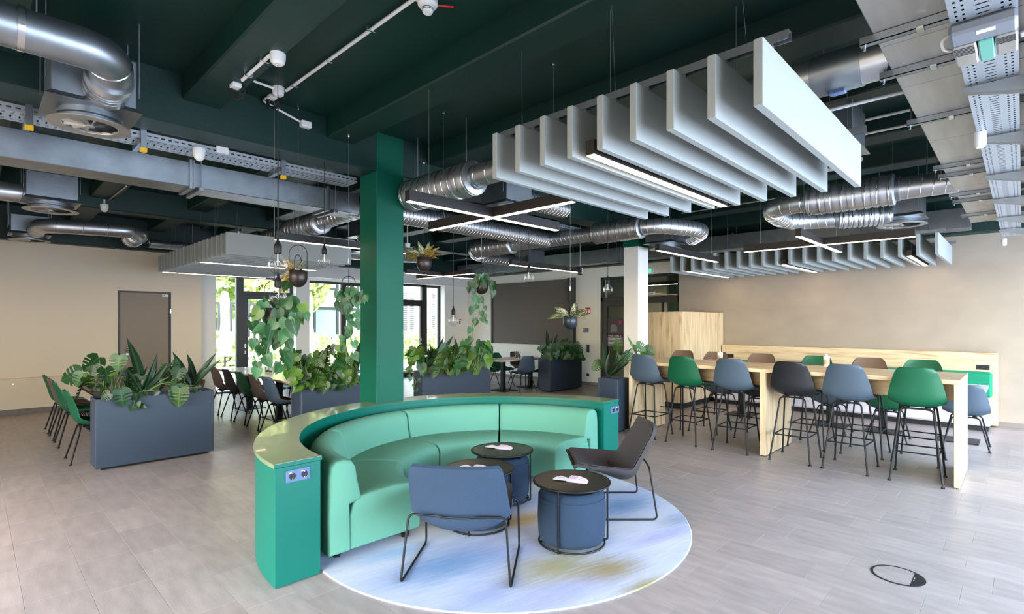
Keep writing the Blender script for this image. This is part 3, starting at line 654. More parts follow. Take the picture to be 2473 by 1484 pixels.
# bar table
t = thing('bar_table', 'long high oak bar table with three panel legs and deep apron', 'table', (7.07, 2.27, 0))
part('tabletop', MB().box(6.585, 7.60, .43, 4.06, 1.0, 1.044, .002), M['oak'], t)
for y in (.43, 2.195, 4.015): part('panel_leg', MB().box(6.585, 7.56, y, y + .045 if y != 2.195 else y + .065, .008, 1.0, .002), M['oakv'], t)
part('apron', MB().box(7.0, 7.04, .475, 2.195, .80, 1.0).box(7.0, 7.04, 2.26, 4.015, .80, 1.0), M['oak'], t)
part('foot_glide', MB().box(6.6, 7.54, .44, .47, 0, .008).box(6.6, 7.54, 2.2, 2.25, 0, .008).box(6.6, 7.54, 4.02, 4.055, 0, .008), M['dark'], t)
for i, (px, py) in enumerate(((1739, 874), (1996, 886))):
    c = P(px, py, 1.044)
    t = thing('paper_cup', ('far', 'near')[i] + ' white patterned tumbler standing on the oak bar table', 'cup', c, 'tumblers on the bar table')
    part('cup_body', MB().lathe([(0, .002), (.033, .002), (.036, .13), (.033, .13), (.031, .01), (0, .01)], 20, c), M['plastic_w'], t)
    part('printed_band', MB().lathe([(.0345, .03), (.0358, .09)], 20, c), M['edge'], t)
    part('straws', MB().tube([c + Vector((.01, 0, .02)), c + Vector((.02, .01, .16))], .004, 6).tube([c + Vector((-.01, 0, .02)), c + Vector((-.018, -.012, .155))], .004, 6), M['paperw'], t)
for i in range(5):
    c = P(1700 + i * 9, 869 + (i % 2) * 1.5, 1.045)
    mb = MB(); mb.M = Matrix.Translation(c) @ Matrix.Rotation(.4 + .25 * i, 4, 'Z'); mb.box(-.05, .05, -.03, .03, i * .0005, i * .0005 + .0004)
    solo('flyer', mb, M['pink'], 'pink and white flyer lying on the far part of the bar table', 'flyer', 'flyers on the bar table', 0)

# oak cupboard, bench, small tables, low chairs on the bar side
t = thing('oak_cupboard', 'tall oak cupboard with black plinth against the concrete wall', 'cupboard', (9.5, 5.1, 0))
part('body', MB().box(9.14, 10.98, 4.5, 5.75, .1, 1.80, .002), M['oakv'], t)
part('door', MB().box(9.122, 9.14, 4.52, 5.3, .11, 1.79, .002), M['oakv'], t)
part('door', MB().box(9.122, 9.14, 5.306, 5.74, .11, 1.79, .002), M['oakv'], t)
part('plinth', MB().box(9.17, 10.98, 4.53, 5.7, 0, .1), M['dark'], t)
part('louvre_panel', MB().box(10.86, 10.98, 4.485, 4.5, .5, 1.08), M['shellbrown'], t)
t = thing('bench_back_panel', 'long oak backboard on the concrete wall behind the bench', 'panel', (10.93, 2.4, 0))
part('board', MB().box(10.86, 10.985, .27, 4.48, .02, 1.135, .003), M['oak'], t)
def socket_x(x, y, z, parent=None, n=2, label=None):
    s = thing('wall_socket', label, 'socket', (x, y, z)) if parent is None else None
    mb = MB().box(x - .009, x, y - .0375 * n, y + .0375 * n, z - .037, z + .037, .002)
    part('plate', mb, M['dark'], s); 
    for i in range(n):
        cy = y + (.0375 * (n - 1)) - .075 * i
        part('outlet', MB().tube([(x - .009, cy, z), (x - .011, cy, z)], .02, 16), M['black'], s)
c = PX(1763, 860, 10.86); socket_x(10.86, c.y, c.z, label='black double socket at the left end of the oak backboard')
c = PX(2374, 888, 10.86); socket_x(10.86, c.y, c.z, label='black double socket at the right end of the oak backboard')
t = thing('bench', 'long pale upholstered bench with green back cushions against the wall', 'bench', (10.6, 2.4, 0))
part('seat', MB().box(10.29, 10.86, .32, 4.44, .08, .455, .03), M['bench'], t)
part('plinth', MB().box(10.36, 10.84, .36, 4.42, 0, .08), M['dark'], t)
for k in range(4):
    y = .33 + k * 1.03; part('back_cushion', MB().box(10.72, 10.86, y, y + 1.02, .455, .84, .03), M['benchg'], t)
def pedestal_table(x, y, wx, wy, label, group, m=M['white_top'], edge=M['edge'], ped=((0, 0),), h=.74, base=.44):
    t = thing('pedestal_table', label, 'table', (x, y, 0), group)
    part('tabletop', MB().box(x - wx / 2, x + wx / 2, y - wy / 2, y + wy / 2, h - .012, h, .002), m, t)
    part('table_edge', MB().box(x - wx / 2 + .001, x + wx / 2 - .001, y - wy / 2 + .001, y + wy / 2 - .001, h - .032, h - .012, .002), edge, t)
    for dx, dy in ped:
        part('column', MB().box(x + dx - .045, x + dx + .045, y + dy - .045, y + dy + .045, .012, h - .03, .004), M['black'], t)
        part('base_plate', MB().box(x + dx - base / 2, x + dx + base / 2, y + dy - base / 2, y + dy + base / 2, 0, .012, .003), M['black'], t)
    return t
for i, y in enumerate((.68, 1.47, 2.15, 3.5)):
    pedestal_table(9.32, y + (-.05 if i == 0 else 0), .72, .60, 'small white table in front of the bench, ' + ('nearest to the camera', 'second from the camera', 'third from the camera', 'farthest from the camera')[i], 'small tables along the bench')
for c, x, y, l in (('grey', 9.0 - .12, .52, 'low grey chair right of the bar table end, facing the bench'), ('green', 8.72, 1.32, 'low green chair behind the largest green stool, facing the bench'), ('grey', 8.72, 2.0, 'low grey chair behind the black bar stool, facing the bench'), ('black', 8.75, 3.0, 'low black chair left of the middle oak leg, facing the bench'), ('grey', 8.75, 3.62, 'low grey chair behind the second green stool, facing the bench')):
    chair('low', c, x, y, E_ + random.uniform(-.1, .1), l, 'low chairs along the bench tables')

# left dining group behind the first planter
pedestal_table(1.42, 9.1, .8, 3.0, 'dark wooden dining table behind the leftmost planter', 'dining tables', M['wood_d'], M['black'], ((0, -1.1), (0, 1.1)))
for c, y, l in (('green', 7.84, 'green chair nearest the leftmost planter'), ('green', 9.0, 'green chair second from the planter at the dark table'), ('brown', 9.6, 'brown chair third from the planter at the dark table'), ('green', 10.25, 'green chair at the far end of the dark table')):
    chair('low', c, 1.0, y, E_, l, 'chairs on the left side of the dark dining table')
for c, y, l in (('brown', 7.95, 'brown chair on the right side of the dark table, half behind the planter'), ('grey', 8.9, 'grey chair hidden by monstera on the right side of the dark table')):
    chair('low', c, 1.92, y, W_, l, 'chairs on the right side of the dark dining table')
# white table by the garden door
pedestal_table(3.62, 9.0, .88, 3.4, 'long white dining table by the garden door', 'dining tables', ped=((0, -1.35), (0, 0), (0, 1.35)))
for c, y, l in (('brown', 10.15, 'farthest left'), ('black', 9.5, 'second'), ('green', 8.88, 'third'), ('brown', 8.32, 'fourth'), ('grey', 7.78, 'nearest, fifth')):
    chair('low', c, 3.18, y, E_ + random.uniform(-.06, .06), ('taupe' if c == 'brown' else c) + ' chair ' + l + ' in the row left of the white dining table', 'chairs left of the long white table')
for c, y, l in (('green', 8.3, 'green chair right of the white dining table near the planter'), ('green', 9.6, 'green chair right of the white dining table near the window')):
    chair('low', c, 4.12, y, W_, l, 'chairs right of the long white table')
# tables in front of the screen
pedestal_table(9.05, 8.75, 1.6, .8, 'white dining table in front of the grey screen', 'dining tables', ped=((-.35, 0), (.6, 0)), base=.5)
for c, x, y, r, l in (('grey', 8.95, 8.35, -.25, 'grey chair on the near side of the table before the screen'), ('black', 9.55, 8.35, .1, 'black chair on the near side of the table before the screen'), ('green', 8.75, 9.35, PI, 'green chair left on the far side of the table before the screen'), ('green', 9.3, 9.4, PI, 'second green chair on the far side of the table before the screen'), ('brown', 10.05, 9.45, PI, 'taupe chair on the far side at the screen end of the table')):
    chair('low', c, x, y, r, l, 'chairs around the table before the screen')
pedestal_table(8.7, 10.9, 1.6, .8, 'white table behind the middle planter near the garden corner', 'dining tables', ped=((-.5, 0), (.5, 0)))
chair('low', 'brown', 7.7, 10.3, E_, 'taupe chair at the left end of the corner table', 'chairs at the corner table')
chair('low', 'black', 8.9, 10.35, 0, 'black chair on the near side of the corner table', 'chairs at the corner table')
pedestal_table(5.3, 8.7, .8, 1.8, 'white table half hidden behind the green column', 'dining tables', ped=((0, 0),))
chair('low', 'green', 4.95, 7.85, -.7, 'green chair just right of the green column', 'chairs by the column')
# glasses and jars on the tables
def tumbler(px, py, z, label, h=.1):
    c = P(px, py, z); t = thing('drinking_glass', label, 'glass', c, 'glasses on the dining tables')
    part('glass_body', MB().lathe([(0, .003), (.03, .003), (.034, h), (.031, h), (.028, .012), (0, .012)], 16, c), M['jar'], t)
    part('filling', MB().lathe([(0, .012), (.027, .012), (.028, .05), (0, .05)], 14, c), M['orange'], t)
tumbler(645, 901, .74, 'left small glass on the long white table'); tumbler(654, 902, .74, 'right small glass on the long white table')
tumbler(1247, 866, .74, 'left glass on the table before the screen', .16); tumbler(1254, 865, .74, 'right glass on the table before the screen', .16)

# ---------------------------------------------------------------- lounge: curved counter, sofa, rug, round tables
CC = (3.12, 3.2)
t = thing('curved_counter', 'half-round green counter wrapping the mint sofa, glossy top', 'counter', (CC[0], CC[1], 0))
part('carcass', MB().ring_sweep([(1.575, .006), (1.855, .006), (1.855, .722), (1.575, .722)], .0, PI, 72, CC), M['counter'], t)
part('top', MB().ring_sweep([(1.565, .725), (1.865, .725), (1.865, .748), (1.863, .75), (1.567, .75), (1.565, .748)], -.0, PI, 72, CC), M['ctop'], t)
part('top_edge_band', MB().ring_sweep([(1.5645, .7245), (1.566, .7245), (1.566, .7485), (1.5645, .7485)], -.0006, PI + .0006, 72, CC), M['counter'], t)
for s_ in (-1, 1): part('end_edge', MB().box(CC[0] + s_ * 1.865, CC[0] + s_ * 1.565, CC[1] - .0025, CC[1], .725, .7485), M['counter'], t)
def socket_y(x, y, z, n, label):
    s = thing('wall_socket', label, 'socket', (x, y, z), 'double sockets on the counter ends')
    part('plate', MB().box(x - .0375 * n, x + .0375 * n, y - .009, y, z - .037, z + .037, .0015), M['socket'], s)
    for i in range(n):
        cx = x - .0375 * (n - 1) + .075 * i
        o = part('outlet', MB().box(cx - .027, cx + .027, y - .012, y - .009, z - .027, z + .027, .001), M['socket'], s)
        part('well', MB().lathe([(.0205, 0), (.0205, .0012), (0, .0012)], 24), M['dark'], o)
        w = o.children[0]; w.location = (cx, y - .012, z); w.rotation_euler = (PI / 2, 0, 0)
        part('earth_clip', MB().box(cx - .002, cx + .002, y - .015, y - .012, z + .014, z + .02).box(cx - .002, cx + .002, y - .015, y - .012, z - .02, z - .014), M['chrome'], o)
        part('status_tab', MB().box(cx - .02, cx - .006, y - .0135, y - .012, z + .019, z + .024), M['paperw'], o)
c = PY(719, 1147, CC[1]); socket_y(c.x, CC[1], c.z, 2, 'slate double socket on the near left end of the green counter')
c = PY(1484.5, 990, CC[1]); socket_y(c.x, CC[1], c.z, 2, 'slate double socket on the right end of the green counter')
# sofa: four 45 degree modules
SEAT = [(.80, .075), (.79, .10), (.785, .34), (.80, .395), (.85, .425), (1.0, .437), (1.2, .43), (1.31, .42), (1.36, .30), (1.36, .075)]
BACK = [(1.36, .07), (1.50, .07), (1.505, .3), (1.50, .58), (1.485, .655), (1.45, .685), (1.40, .688), (1.345, .675), (1.315, .63), (1.30, .54), (1.275, .43), (1.27, .40), (1.36, .38)]
ml = ('at the right end of the half ring', 'in the right middle of the half ring', 'in the left middle of the half ring', 'at the near left end of the half ring')
for k in range(4):
    a0, a1 = k * PI / 4 + .004, (k + 1) * PI / 4 - .004
    if k == 0: a0 = .015
    if k == 3: a1 = PI - .012
    am = (a0 + a1) / 2
    t = thing('sofa_module', 'mint green curved sofa module ' + ml[k], 'sofa', (CC[0] + 1.1 * math.cos(am), CC[1] + 1.1 * math.sin(am), 0), 'curved sofa modules')
    e0, e1 = a0 + .004, a1 - .004
    part('seat', MB().ring_sweep(SEAT, e0 + (.09 if k == 0 else 0) * 0, e1, 14, CC, .02), M['sofa'], t, smooth=50)
    part('backrest', MB().ring_sweep(BACK, a0, a1, 14, CC, .025), M['sofa'], t, smooth=50)
    for rr in (.88, 1.4):
        for aa in (a0 + .09, a1 - .09):
            x, y = CC[0] + rr * math.cos(aa), CC[1] + rr * math.sin(aa); part('foot', MB().lathe([(0, .012), (.026, .012), (.03, .03), (.03, .075), (0, .075)], 14, (x, y, 0)), M['black'], t)
# rug
rg = solo('round_rug', MB().lathe([(0, .0005), (1.508, .0005), (1.512, .006), (1.505, .011), (0, .012)], 128, (3.07, 3.12, 0)), M['rug'], 'round pale blue rug with ochre and blue dyed patches under the round tables', 'rug')
# round tables with poufs
def round_table(x, y, z0, label, plabel, rz=0.):
    t = thing('round_table', label, 'table', (x, y, 0), 'round tray tables on the rug')
    part('tabletop', MB().lathe([(0, .438), (.262, .438), (.268, .443), (.268, .449), (.26, .449), (.258, .446), (0, .446)], 56, (x, y, z0)), M['tabletop'], t)
    part('rim', MB().tube([(x + .274 * math.cos(a), y + .274 * math.sin(a), z0 + .441) for a in [2 * PI * k / 56 for k in range(56)]], .007, 8, closed=True), M['black'], t)
    part('floor_ring', MB().tube([(x + .236 * math.cos(a), y + .236 * math.sin(a), z0 + .014) for a in [2 * PI * k / 48 for k in range(48)]], .007, 8, closed=True), M['black'], t)
    for k in range(3):
        a = rz + k * 2 * PI / 3; c, s_ = math.cos(a), math.sin(a)
        part('leg', MB().tube(bend([(x + .236 * c, y + .236 * s_, z0 + .014), (x + .262 * c, y + .262 * s_, z0 + .014), (x + .262 * c, y + .262 * s_, z0 + .44)], .025), .0075, 8), M['black'], t)
    for k in range(6):
        a = k * PI / 3 + .3; part('foot', MB().tube([(x + .222 * math.cos(a), y + .222 * math.sin(a), z0), (x + .222 * math.cos(a), y + .222 * math.sin(a), z0 + .012)], .009, 8), M['black'], t)
    p = thing('pouf', plabel, 'pouf', (x, y, 0), 'poufs under the round tables')
    part('cushion', MB().lathe([(0, .022), (.18, .022), (.222, .035), (.24, .07), (.246, .2), (.242, .32), (.228, .375), (.212, .392), (.198, .396), (.19, .38), (.1, .372), (0, .37)], 48, (x, y, z0)), M['pouf'], p, smooth=60)
    part('piping', MB().tube([(x + .238 * math.cos(a), y + .238 * math.sin(a), z0 + .345) for a in [2 * PI * k / 48 for k in range(48)]], .004, 6, closed=True), M['pouf'], p)
rt = ((3.026, 2.34, 'dark round tray table nearest the camera on the rug', 'navy upholstered pouf inside the nearest round table', -.75), (2.775, 3.06, 'dark round tray table in the middle, behind the blue-grey armchair', 'navy pouf inside the round table behind the blue-grey armchair', -.5), (3.325, 3.355, 'dark round tray table farthest from the camera, by the sofa', 'navy pouf inside the farthest round table', -1.1))
for i, (x, y, a, b, rz) in enumerate(rt):
    round_table(x, y, .012, a, b, rz)
    fc = ((1378, 1162), (1142, 1134), (1204, 1083))[i]; c = P(*fc, .46)
    for k in range(11):
        an = -1.0 + .22 * k + (.9 if k > 7 else 0); mb = MB(); mb.M = Matrix.Translation((c.x, c.y, .459 + .0006 * k)) @ Matrix.Rotation(an + TH - 2.5, 4, 'Z') @ Matrix.Translation((0, .05, 0))
        mb.box(-.03, .03, -.075, .075, 0, .0005)
        solo('flyer', mb, M['pink'] if k % 2 else M['paperw'], 'pink and white flyer in the fan on the ' + ('nearest', 'middle', 'farthest')[i] + ' round table', 'flyer', ('nearest', 'middle', 'farthest')[i] + ' fan of flyers', 0)
# lounge chairs
LSH = [(0, .33, .415, .26, .0), (.05, .34, .45, .275, .0), (.25, .2, .395, .30, .04), (.42, .05, .335, .31, .09), (.52, -.05, .30, .315, .115), (.60, -.13, .315, .315, .10), (.70, -.19, .42, .31, .05), (.85, -.265, .60, .30, .0), (.96, -.315, .71, .285, .0), (1, -.33, .745, .262, .0)]
def lounge_chair(x, y, rz, m, inner, label):
    t = thing('lounge_chair', label, 'armchair', (x, y, .012), 'lounge chairs on the rug', rz)
    part('seat_shell', shell_mb(-.012, LSH, thick=.03, nv=30, nu=14, fwd=.05), m, t, True, smooth=60)
    part('inner_upholstery', shell_mb(-.012, LSH, thick=.006, off=.007, nv=30, nu=14, inset=.012, vr=(.04, .98), fwd=.05), inner, t, True, smooth=60)
    for s_ in (-1, 1):
        pts = [(s_ * .20, .24, .36), (s_ * .33, .27, .35), (s_ * .335, .30, .008), (s_ * .335, -.30, .008), (s_ * .30, -.245, .41), (s_ * .15, -.26, .41)]
        part('sled_leg', MB().tube(bend(pts, .04, 5), .0075, 8), M['black'], t, True)
    part('back_rod', MB().tube([(-.15, -.26, .41), (-.07, -.27, .405), (0, -.273, .403), (.07, -.27, .405), (.15, -.26, .41)], .0075, 8), M['black'], t, True)
    part('seat_rod', MB().tube([(-.2, .24, .36), (.2, .24, .36)], .0075, 8).tube([(-.24, .0, .335), (.24, .0, .335)], .0075, 8), M['black'], t, True)
    return t
def heading(dx, dy): return math.atan2(dy, dx) - PI / 2
hA = heading(.78, .62); hB = heading(-.70, .72)
rA = Vector((2.02, 2.44)); rB = Vector((4.07, 2.33))
cA = rA + Vector((.78, .62)) * .30; cB = rB + Vector((-.70, .72)) * .30
lounge_chair(cA.x, cA.y, hA, M['chairA'], M['chairB'], 'blue-grey upholstered lounge chair seen from behind, nearest the camera')
lounge_chair(cB.x, cB.y, hB, M['chairB'], M['chairB'], 'charcoal upholstered lounge chair seen from the side, right of the tables')
# floor box
c = P(2168, 1391, 0)
t = thing('floor_box', 'round flush floor box with black ring and tile inlay', 'floor box', (c.x, c.y, 0))
part('ring', MB().lathe([(.128, .0002), (.142, .0002), (.142, .003), (.128, .003)], 48, (c.x, c.y, 0)), M['dark'], t)
part('tile_inlay', MB().lathe([(0, .0022), (.129, .0022)], 48, (c.x, c.y, 0)), M['tile'], t)
def seg(cx, cy, r, d, ang, z):
    a0 = math.acos(d / r); vs = [(cx + r * math.cos(ang + a), cy + r * math.sin(ang + a), z) for a in [-a0 + 2 * a0 * k / 16 for k in range(17)]]
    return MB().add(vs + [(v[0], v[1], z - .0015) for v in vs], [tuple(range(17)), tuple(range(33, 16, -1))] + [(k, k + 17, (k + 1) % 17 + 17, (k + 1) % 17) for k in range(17)])
part('cable_flap', seg(c.x, c.y, .13, .075, -PI / 2, .0034), M['dark'], t)
part('flap_mark', MB().box(c.x - .03, c.x + .03, c.y - .084, c.y - .082, .0034, .0038), M['paperw'], t)

# ---------------------------------------------------------------- planters and plants
def leaf_mesh(name, rows, m, fold=.18, droop=.15, y0=0.0):
    mb = MB(); vs = []; fs = []
    for y, hw in rows:
        my = max(y, y0); z = lambda yy: -droop * yy * yy
        vs += [(-hw, y, z(y) + fold * hw), (-hw * .5, (y + my) / 2, z(y) + fold * hw * .4), (0, my, z(my)), (hw * .5, (y + my) / 2, z(y) + fold * hw * .4), (hw, y, z(y) + fold * hw)]
    for i in range(len(rows) - 1):
        for k in range(4): fs.append((i * 5 + k, i * 5 + k + 1, i * 5 + k + 6, i * 5 + k + 5))
    mb.add(vs, fs); me = bpy.data.meshes.new(name); me.from_pydata(mb.v, [], mb.f); me.update(); me.materials.append(m)
    me.polygons.foreach_set('use_smooth', [True] * len(me.polygons)); return me
HEART = [(-.16, .16), (-.1, .3), (0, .4), (.15, .44), (.35, .4), (.6, .26), (.82, .1), (1, .004)]
MONS = [(-.14, .2), (-.05, .38), (.08, .46), (.2, .5), (.24, .5), (.25, .2), (.29, .2), (.30, .49), (.41, .47), (.42, .17), (.46, .17), (.47, .44), (.58, .4), (.59, .15), (.63, .15), (.64, .34), (.78, .25), (.9, .12), (1, .004)]
SPEAR = [(0, .012), (.1, .03), (.25, .062), (.45, .08), (.65, .068), (.82, .04), (1, .002)]
VAR = [(0, .02), (.1, .08), (.3, .155), (.5, .17), (.75, .12), (1, .003)]
LF = dict(mon=leaf_mesh('monstera_leaf', MONS, LM['mon'], .12, .12), monl=leaf_mesh('monstera_leaf', MONS, LM['monl'], .12, .12), heart=leaf_mesh('heart_leaf', HEART, LM['heart'], .2, .12), pothos=leaf_mesh('heart_leaf', HEART, LM['pothos'], .2, .15),
          heartd=leaf_mesh('heart_leaf', HEART, LM['mon'], .2, .15), spear=leaf_mesh('spear_leaf', SPEAR, LM['spear'], .3, .25), spearl=leaf_mesh('spear_leaf', SPEAR, LM['heart'], .3, .3), varieg=leaf_mesh('striped_leaf', VAR, LM['varieg'], .2, .4), bronze=leaf_mesh('striped_leaf', VAR, LM['brownvar'], .2, .5))
CAMV = Vector((0, 0, EYE))
def put_leaf(root_, kind, base, direc, size, normal=None, tilt=.3):
    y = Vector(direc).normalized()
    if normal is None:
        v = (CAMV - Vector(base)).normalized(); normal = v + Vector((random.uniform(-tilt, tilt) * 2, random.uniform(-tilt, tilt) * 2, .5 + random.uniform(-tilt, tilt)))
    x = y.cross(normal).normalized(); z = x.cross(y)
    M_ = Matrix(((x.x, y.x, z.x, base[0]), (x.y, y.y, z.y, base[1]), (x.z, y.z, z.z, base[2]), (0, 0, 0, 1))) @ Matrix.Scale(size, 4)
    o = bpy.data.objects.new('leaf', LF[kind]); link(o, root_); o.matrix_basis = Matrix.Translation(-Vector(root_.location)) @ M_
    return o
RV = Vector((RT[0], RT[1], 0)); UP = Vector((0, 0, 1))
def planter(label, x0, x1, y0, y1, h=.775, rz=0.0):
    """box planter; rz turns it about its near-left corner"""
    t = thing('planter', label, 'planter', (x0, y0, 0), 'slate planters', rz); X, Y = x1 - x0, y1 - y0; th = .02
    mb = MB().box(0, X, 0, th, .03, h, .004).box(0, X, Y - th, Y, .03, h, .004).box(0, th, th, Y - th, .03, h, .004).box(X - th, X, th, Y - th, .03, h, .004)
    part('body', mb, M['planter'], t, True)
    part('plinth', MB().box(.06, X - .06, .06, Y - .06, 0, .03), M['dark'], t, True)
    part('soil', MB().box(th, X - th, th, Y - th, h - .1, h - .04), M['soil'], t, True)
    return t
planter('slate planter in the left foreground with monstera and spear leaves', .92, 2.065, 7.09, 7.43)
planter('slate planter left of the green column', 3.14, 4.34, 7.06, 7.40)
planter('slate planter right of the green column', 5.24, 6.62, 7.16, 7.50, .775, math.radians(-8))
planter('slate planter in front of the grey screen', 9.16, 10.36, 7.70, 8.06)
planter('square slate planter at the left end of the bar table', 6.46, 6.80, 4.17, 4.51, .78)
def stems(root_, segs, m=None, r=.005):
    mb = MB()
    for a, b in segs:
        a, b = Vector(a), Vector(b); c = (a + b) / 2 + UP * (.25 * (b - a).length) * (1 if (b - a).z < .3 else .2); mb.tube([a, a.lerp(c, .6) * .5 + c * .5, b], [r * 1.3, r, r * .7], 5, cap=False)
    part('stems', mb, m or LM['stem'], root_, smooth=60)
def leafy(name, label, group, base, leaves, kind, depth_jit=.1, tipdown=True, cat='plant', front=None):
    """leaves: (px, py, size_px, angle_deg of the tip on screen, kind or None) around a base point"""
    base = Vector(base); t = thing(name, label, cat, base, group); sg = []; d = base.x * FW[0] + base.y * FW[1]
    for L_ in leaves:
        px, py, s, an = L_[:4]; kd = L_[4] if len(L_) > 4 and L_[4] else kind
        dd = d + random.uniform(-depth_jit, depth_jit); p = D(px, py, dd); a = math.radians(an)
        if front and py > front[1] - s * .5: p = PY(px, py, front[0] - random.uniform(.0, .05)); dd = p.x * FW[0] + p.y * FW[1]
        size = 2 * s / F * dd; direc = RV * math.cos(a) + UP * math.sin(a) + Vector((FW[0], FW[1], 0)) * random.uniform(-.35, .1)
        b0 = p - direc.normalized() * size * .45
        put_leaf(t, kd, b0, direc, size, tilt=.3 if front and py > front[1] - s * .5 else .6); sg.append((base + Vector((random.uniform(-.04, .04), random.uniform(-.04, .04), 0)), b0))
    stems(t, sg); return t
def spears(name, label, group, base, tips, kind='spear'):
    base = Vector(base); t = thing(name, label, 'plant', base, group); d = base.x * FW[0] + base.y * FW[1]
    for px, py in tips:
        dd = d + random.uniform(-.12, .12); p = D(px, py, dd); v = p - base; n = v.cross(RV if abs(v.normalized().dot(RV)) < .8 else UP)
        if n.z < 0: n = -n
        n = (n.normalized() + (CAMV - p).normalized() * random.uniform(.3, 1.2)); put_leaf(t, kind, base + Vector((random.uniform(-.03, .03), random.uniform(-.03, .03), 0)), v, v.length, (CAMV - p).normalized() + UP * .3 + RV * random.uniform(-.9, .9))
    return t
PG = 'plants in the leftmost planter'
leafy('monstera', 'monstera at the left end of the leftmost planter, leaves spreading over the edge', PG, P(262, 945, .74) + Vector((0, .12, 0)), [(172, 910, 26, 200), (192, 917, 18, 250, 'monl'), (222, 880, 23, 235), (193, 945, 24, 245), (240, 908, 18, 265), (258, 906, 19, 290), (215, 925, 16, 300, 'monl'), (244, 935, 16, 220), (263, 925, 12, 330), (232, 948, 9, 200), (225, 893, 14, 270, 'monl')], 'mon')
leafy('monstera', 'monstera in the middle left of the leftmost planter with one tall round leaf', PG, P(285, 950, .74) + Vector((0, .1, 0)), [(286, 877, 20, 268, 'monl'), (308, 915, 22, 295), (295, 962, 22, 280), (335, 925, 19, 250), (330, 940, 14, 300), (270, 906, 10, 180, 'pothos'), (255, 958, 13, 215), (318, 900, 14, 330), (350, 935, 15, 310)], 'mon', front=(7.04, 956))
spears('spear_plant', 'dark spear-leaved plant in front of the taupe door', PG, P(352, 950, .74) + Vector((0, .12, 0)), [(324, 808), (331, 858), (303, 884), (314, 882), (381, 858), (411, 869), (380, 874), (396, 912), (340, 880), (365, 880), (372, 895), (333, 905), (400, 890)])
leafy('monstera', 'yellow-green monstera right of the dark spear plant', PG, P(430, 945, .74) + Vector((0, .1, 0)), [(400, 900, 18, 230, 'monl'), (392, 930, 14, 260, 'monl'), (423, 880, 13, 80), (430, 905, 17, 260), (445, 908, 16, 300, 'monl'), (432, 960, 24, 262, 'monl'), (420, 925, 14, 240, 'monl'), (410, 915, 14, 200), (440, 930, 12, 320), (425, 945, 18, 270)], 'mon', front=(7.04, 950))
spears('spear_plant', 'dark spear-leaved plant at the right end of the leftmost planter', PG, P(472, 940, .74) + Vector((0, .1, 0)), [(428, 842), (455, 848), (509, 852), (516, 866), (431, 866), (487, 880), (445, 880), (465, 890), (480, 905), (460, 870), (494, 900)])
leafy('trailing_pothos', 'small pothos hanging over the front of the leftmost planter', PG, P(330, 958, .765) + Vector((0, .0, 0)), [(326, 966, 9, 260), (333, 978, 9, 290), (318, 988, 9, 230), (346, 983, 8, 340), (328, 958, 8, 80), (340, 957, 8, 250), (352, 953, 7, 300), (470, 944, 8, 270), (482, 940, 8, 300), (376, 951, 8, 240)], 'heartd', .02, front=(7.06, 940))
def clump(name, label, group, px0, px1, py0, py1, d, n, s, kind, basez=.74, base=None, kinds=None, seed=3, front=None):
    rnd = random.Random(seed); L_ = []; n = int(n * 1.5); s *= .82
    for _ in range(n):
        px, py = rnd.uniform(px0, px1), py0 + (py1 - py0) * rnd.random() ** .75; u = (px - (px0 + px1) / 2) / (px1 - px0)
        L_.append((px, py, s * rnd.uniform(.6, 1.25), 270 + u * 120 + rnd.uniform(-45, 45), rnd.choice(kinds) if kinds else None))
    q = base if base else D((px0 + px1) / 2, py1, d); q = Vector((q[0], q[1], basez))
    return leafy(name, label, group, q, L_, kind, .12, front=front)
GB = 'plants in the planter left of the column'
clump('philodendron', 'philodendron at the left end of the planter beside the column', GB, 692, 775, 850, 940, 7.35, 24, 18, 'pothos', kinds=('pothos', 'heartd', 'monl'), seed=4, front=(7.0, 915))
clump('monstera', 'split-leaf plant in the middle of the planter left of the column', GB, 755, 835, 838, 935, 7.5, 22, 19, 'mon', kinds=('monl', 'pothos', 'mon'), seed=5, front=(7.0, 912))
clump('philodendron', 'yellow-green philodendron beside the green column', GB, 815, 866, 848, 925, 7.55, 20, 16, 'pothos', kinds=('pothos', 'monl'), seed=6, front=(7.0, 910))
spears('spear_plant', 'spear-leaved plant directly left of the green column', GB, P(858, 915, .74) + Vector((0, .1, 0)), [(862, 808), (868, 822), (858, 840), (872, 848), (850, 850), (845, 870)])
GC = 'plants in the planter right of the column'
clump('pothos', 'light green pothos at the left end of the planter right of the column', GC, 985, 1060, 835, 900, 8.75, 22, 15, 'pothos', kinds=('pothos', 'heartd'), seed=7, front=(7.0, 898))
spears('spear_plant', 'dark spear plant left in the planter right of the column', GC, P(1058, 890, .75) + Vector((0, .15, 0)), [(1062, 812), (1087, 812), (1045, 830), (1075, 830), (1066, 840), (1052, 845)])
clump('pothos', 'light green pothos in the middle of the planter right of the column', GC, 1045, 1130, 835, 902, 8.6, 30, 15, 'pothos', kinds=('pothos', 'heart', 'monl'), seed=8, front=(7.0, 893))
spears('spear_plant', 'dark spear plant right in the planter right of the column', GC, P(1125, 885, .75) + Vector((0, .15, 0)), [(1098, 817), (1138, 815), (1108, 835), (1130, 830), (1120, 840)])
clump('pothos', 'light green pothos at the right end of the planter right of the column', GC, 1110, 1190, 825, 895, 8.6, 26, 14, 'pothos', kinds=('pothos', 'heart'), seed=9, front=(6.95, 888))
c = P(1000, 900, .76); t = thing('trailing_vine', 'thin vine trailing down the left side of the planter right of the column', 'plant', c, GC)
pts = [D(x, y, 8.35) for x, y in ((1004, 890), (996, 908), (1005, 922), (998, 940), (1003, 948))]; part('stems', MB().tube(pts, .004, 5), LM['stem'], t)
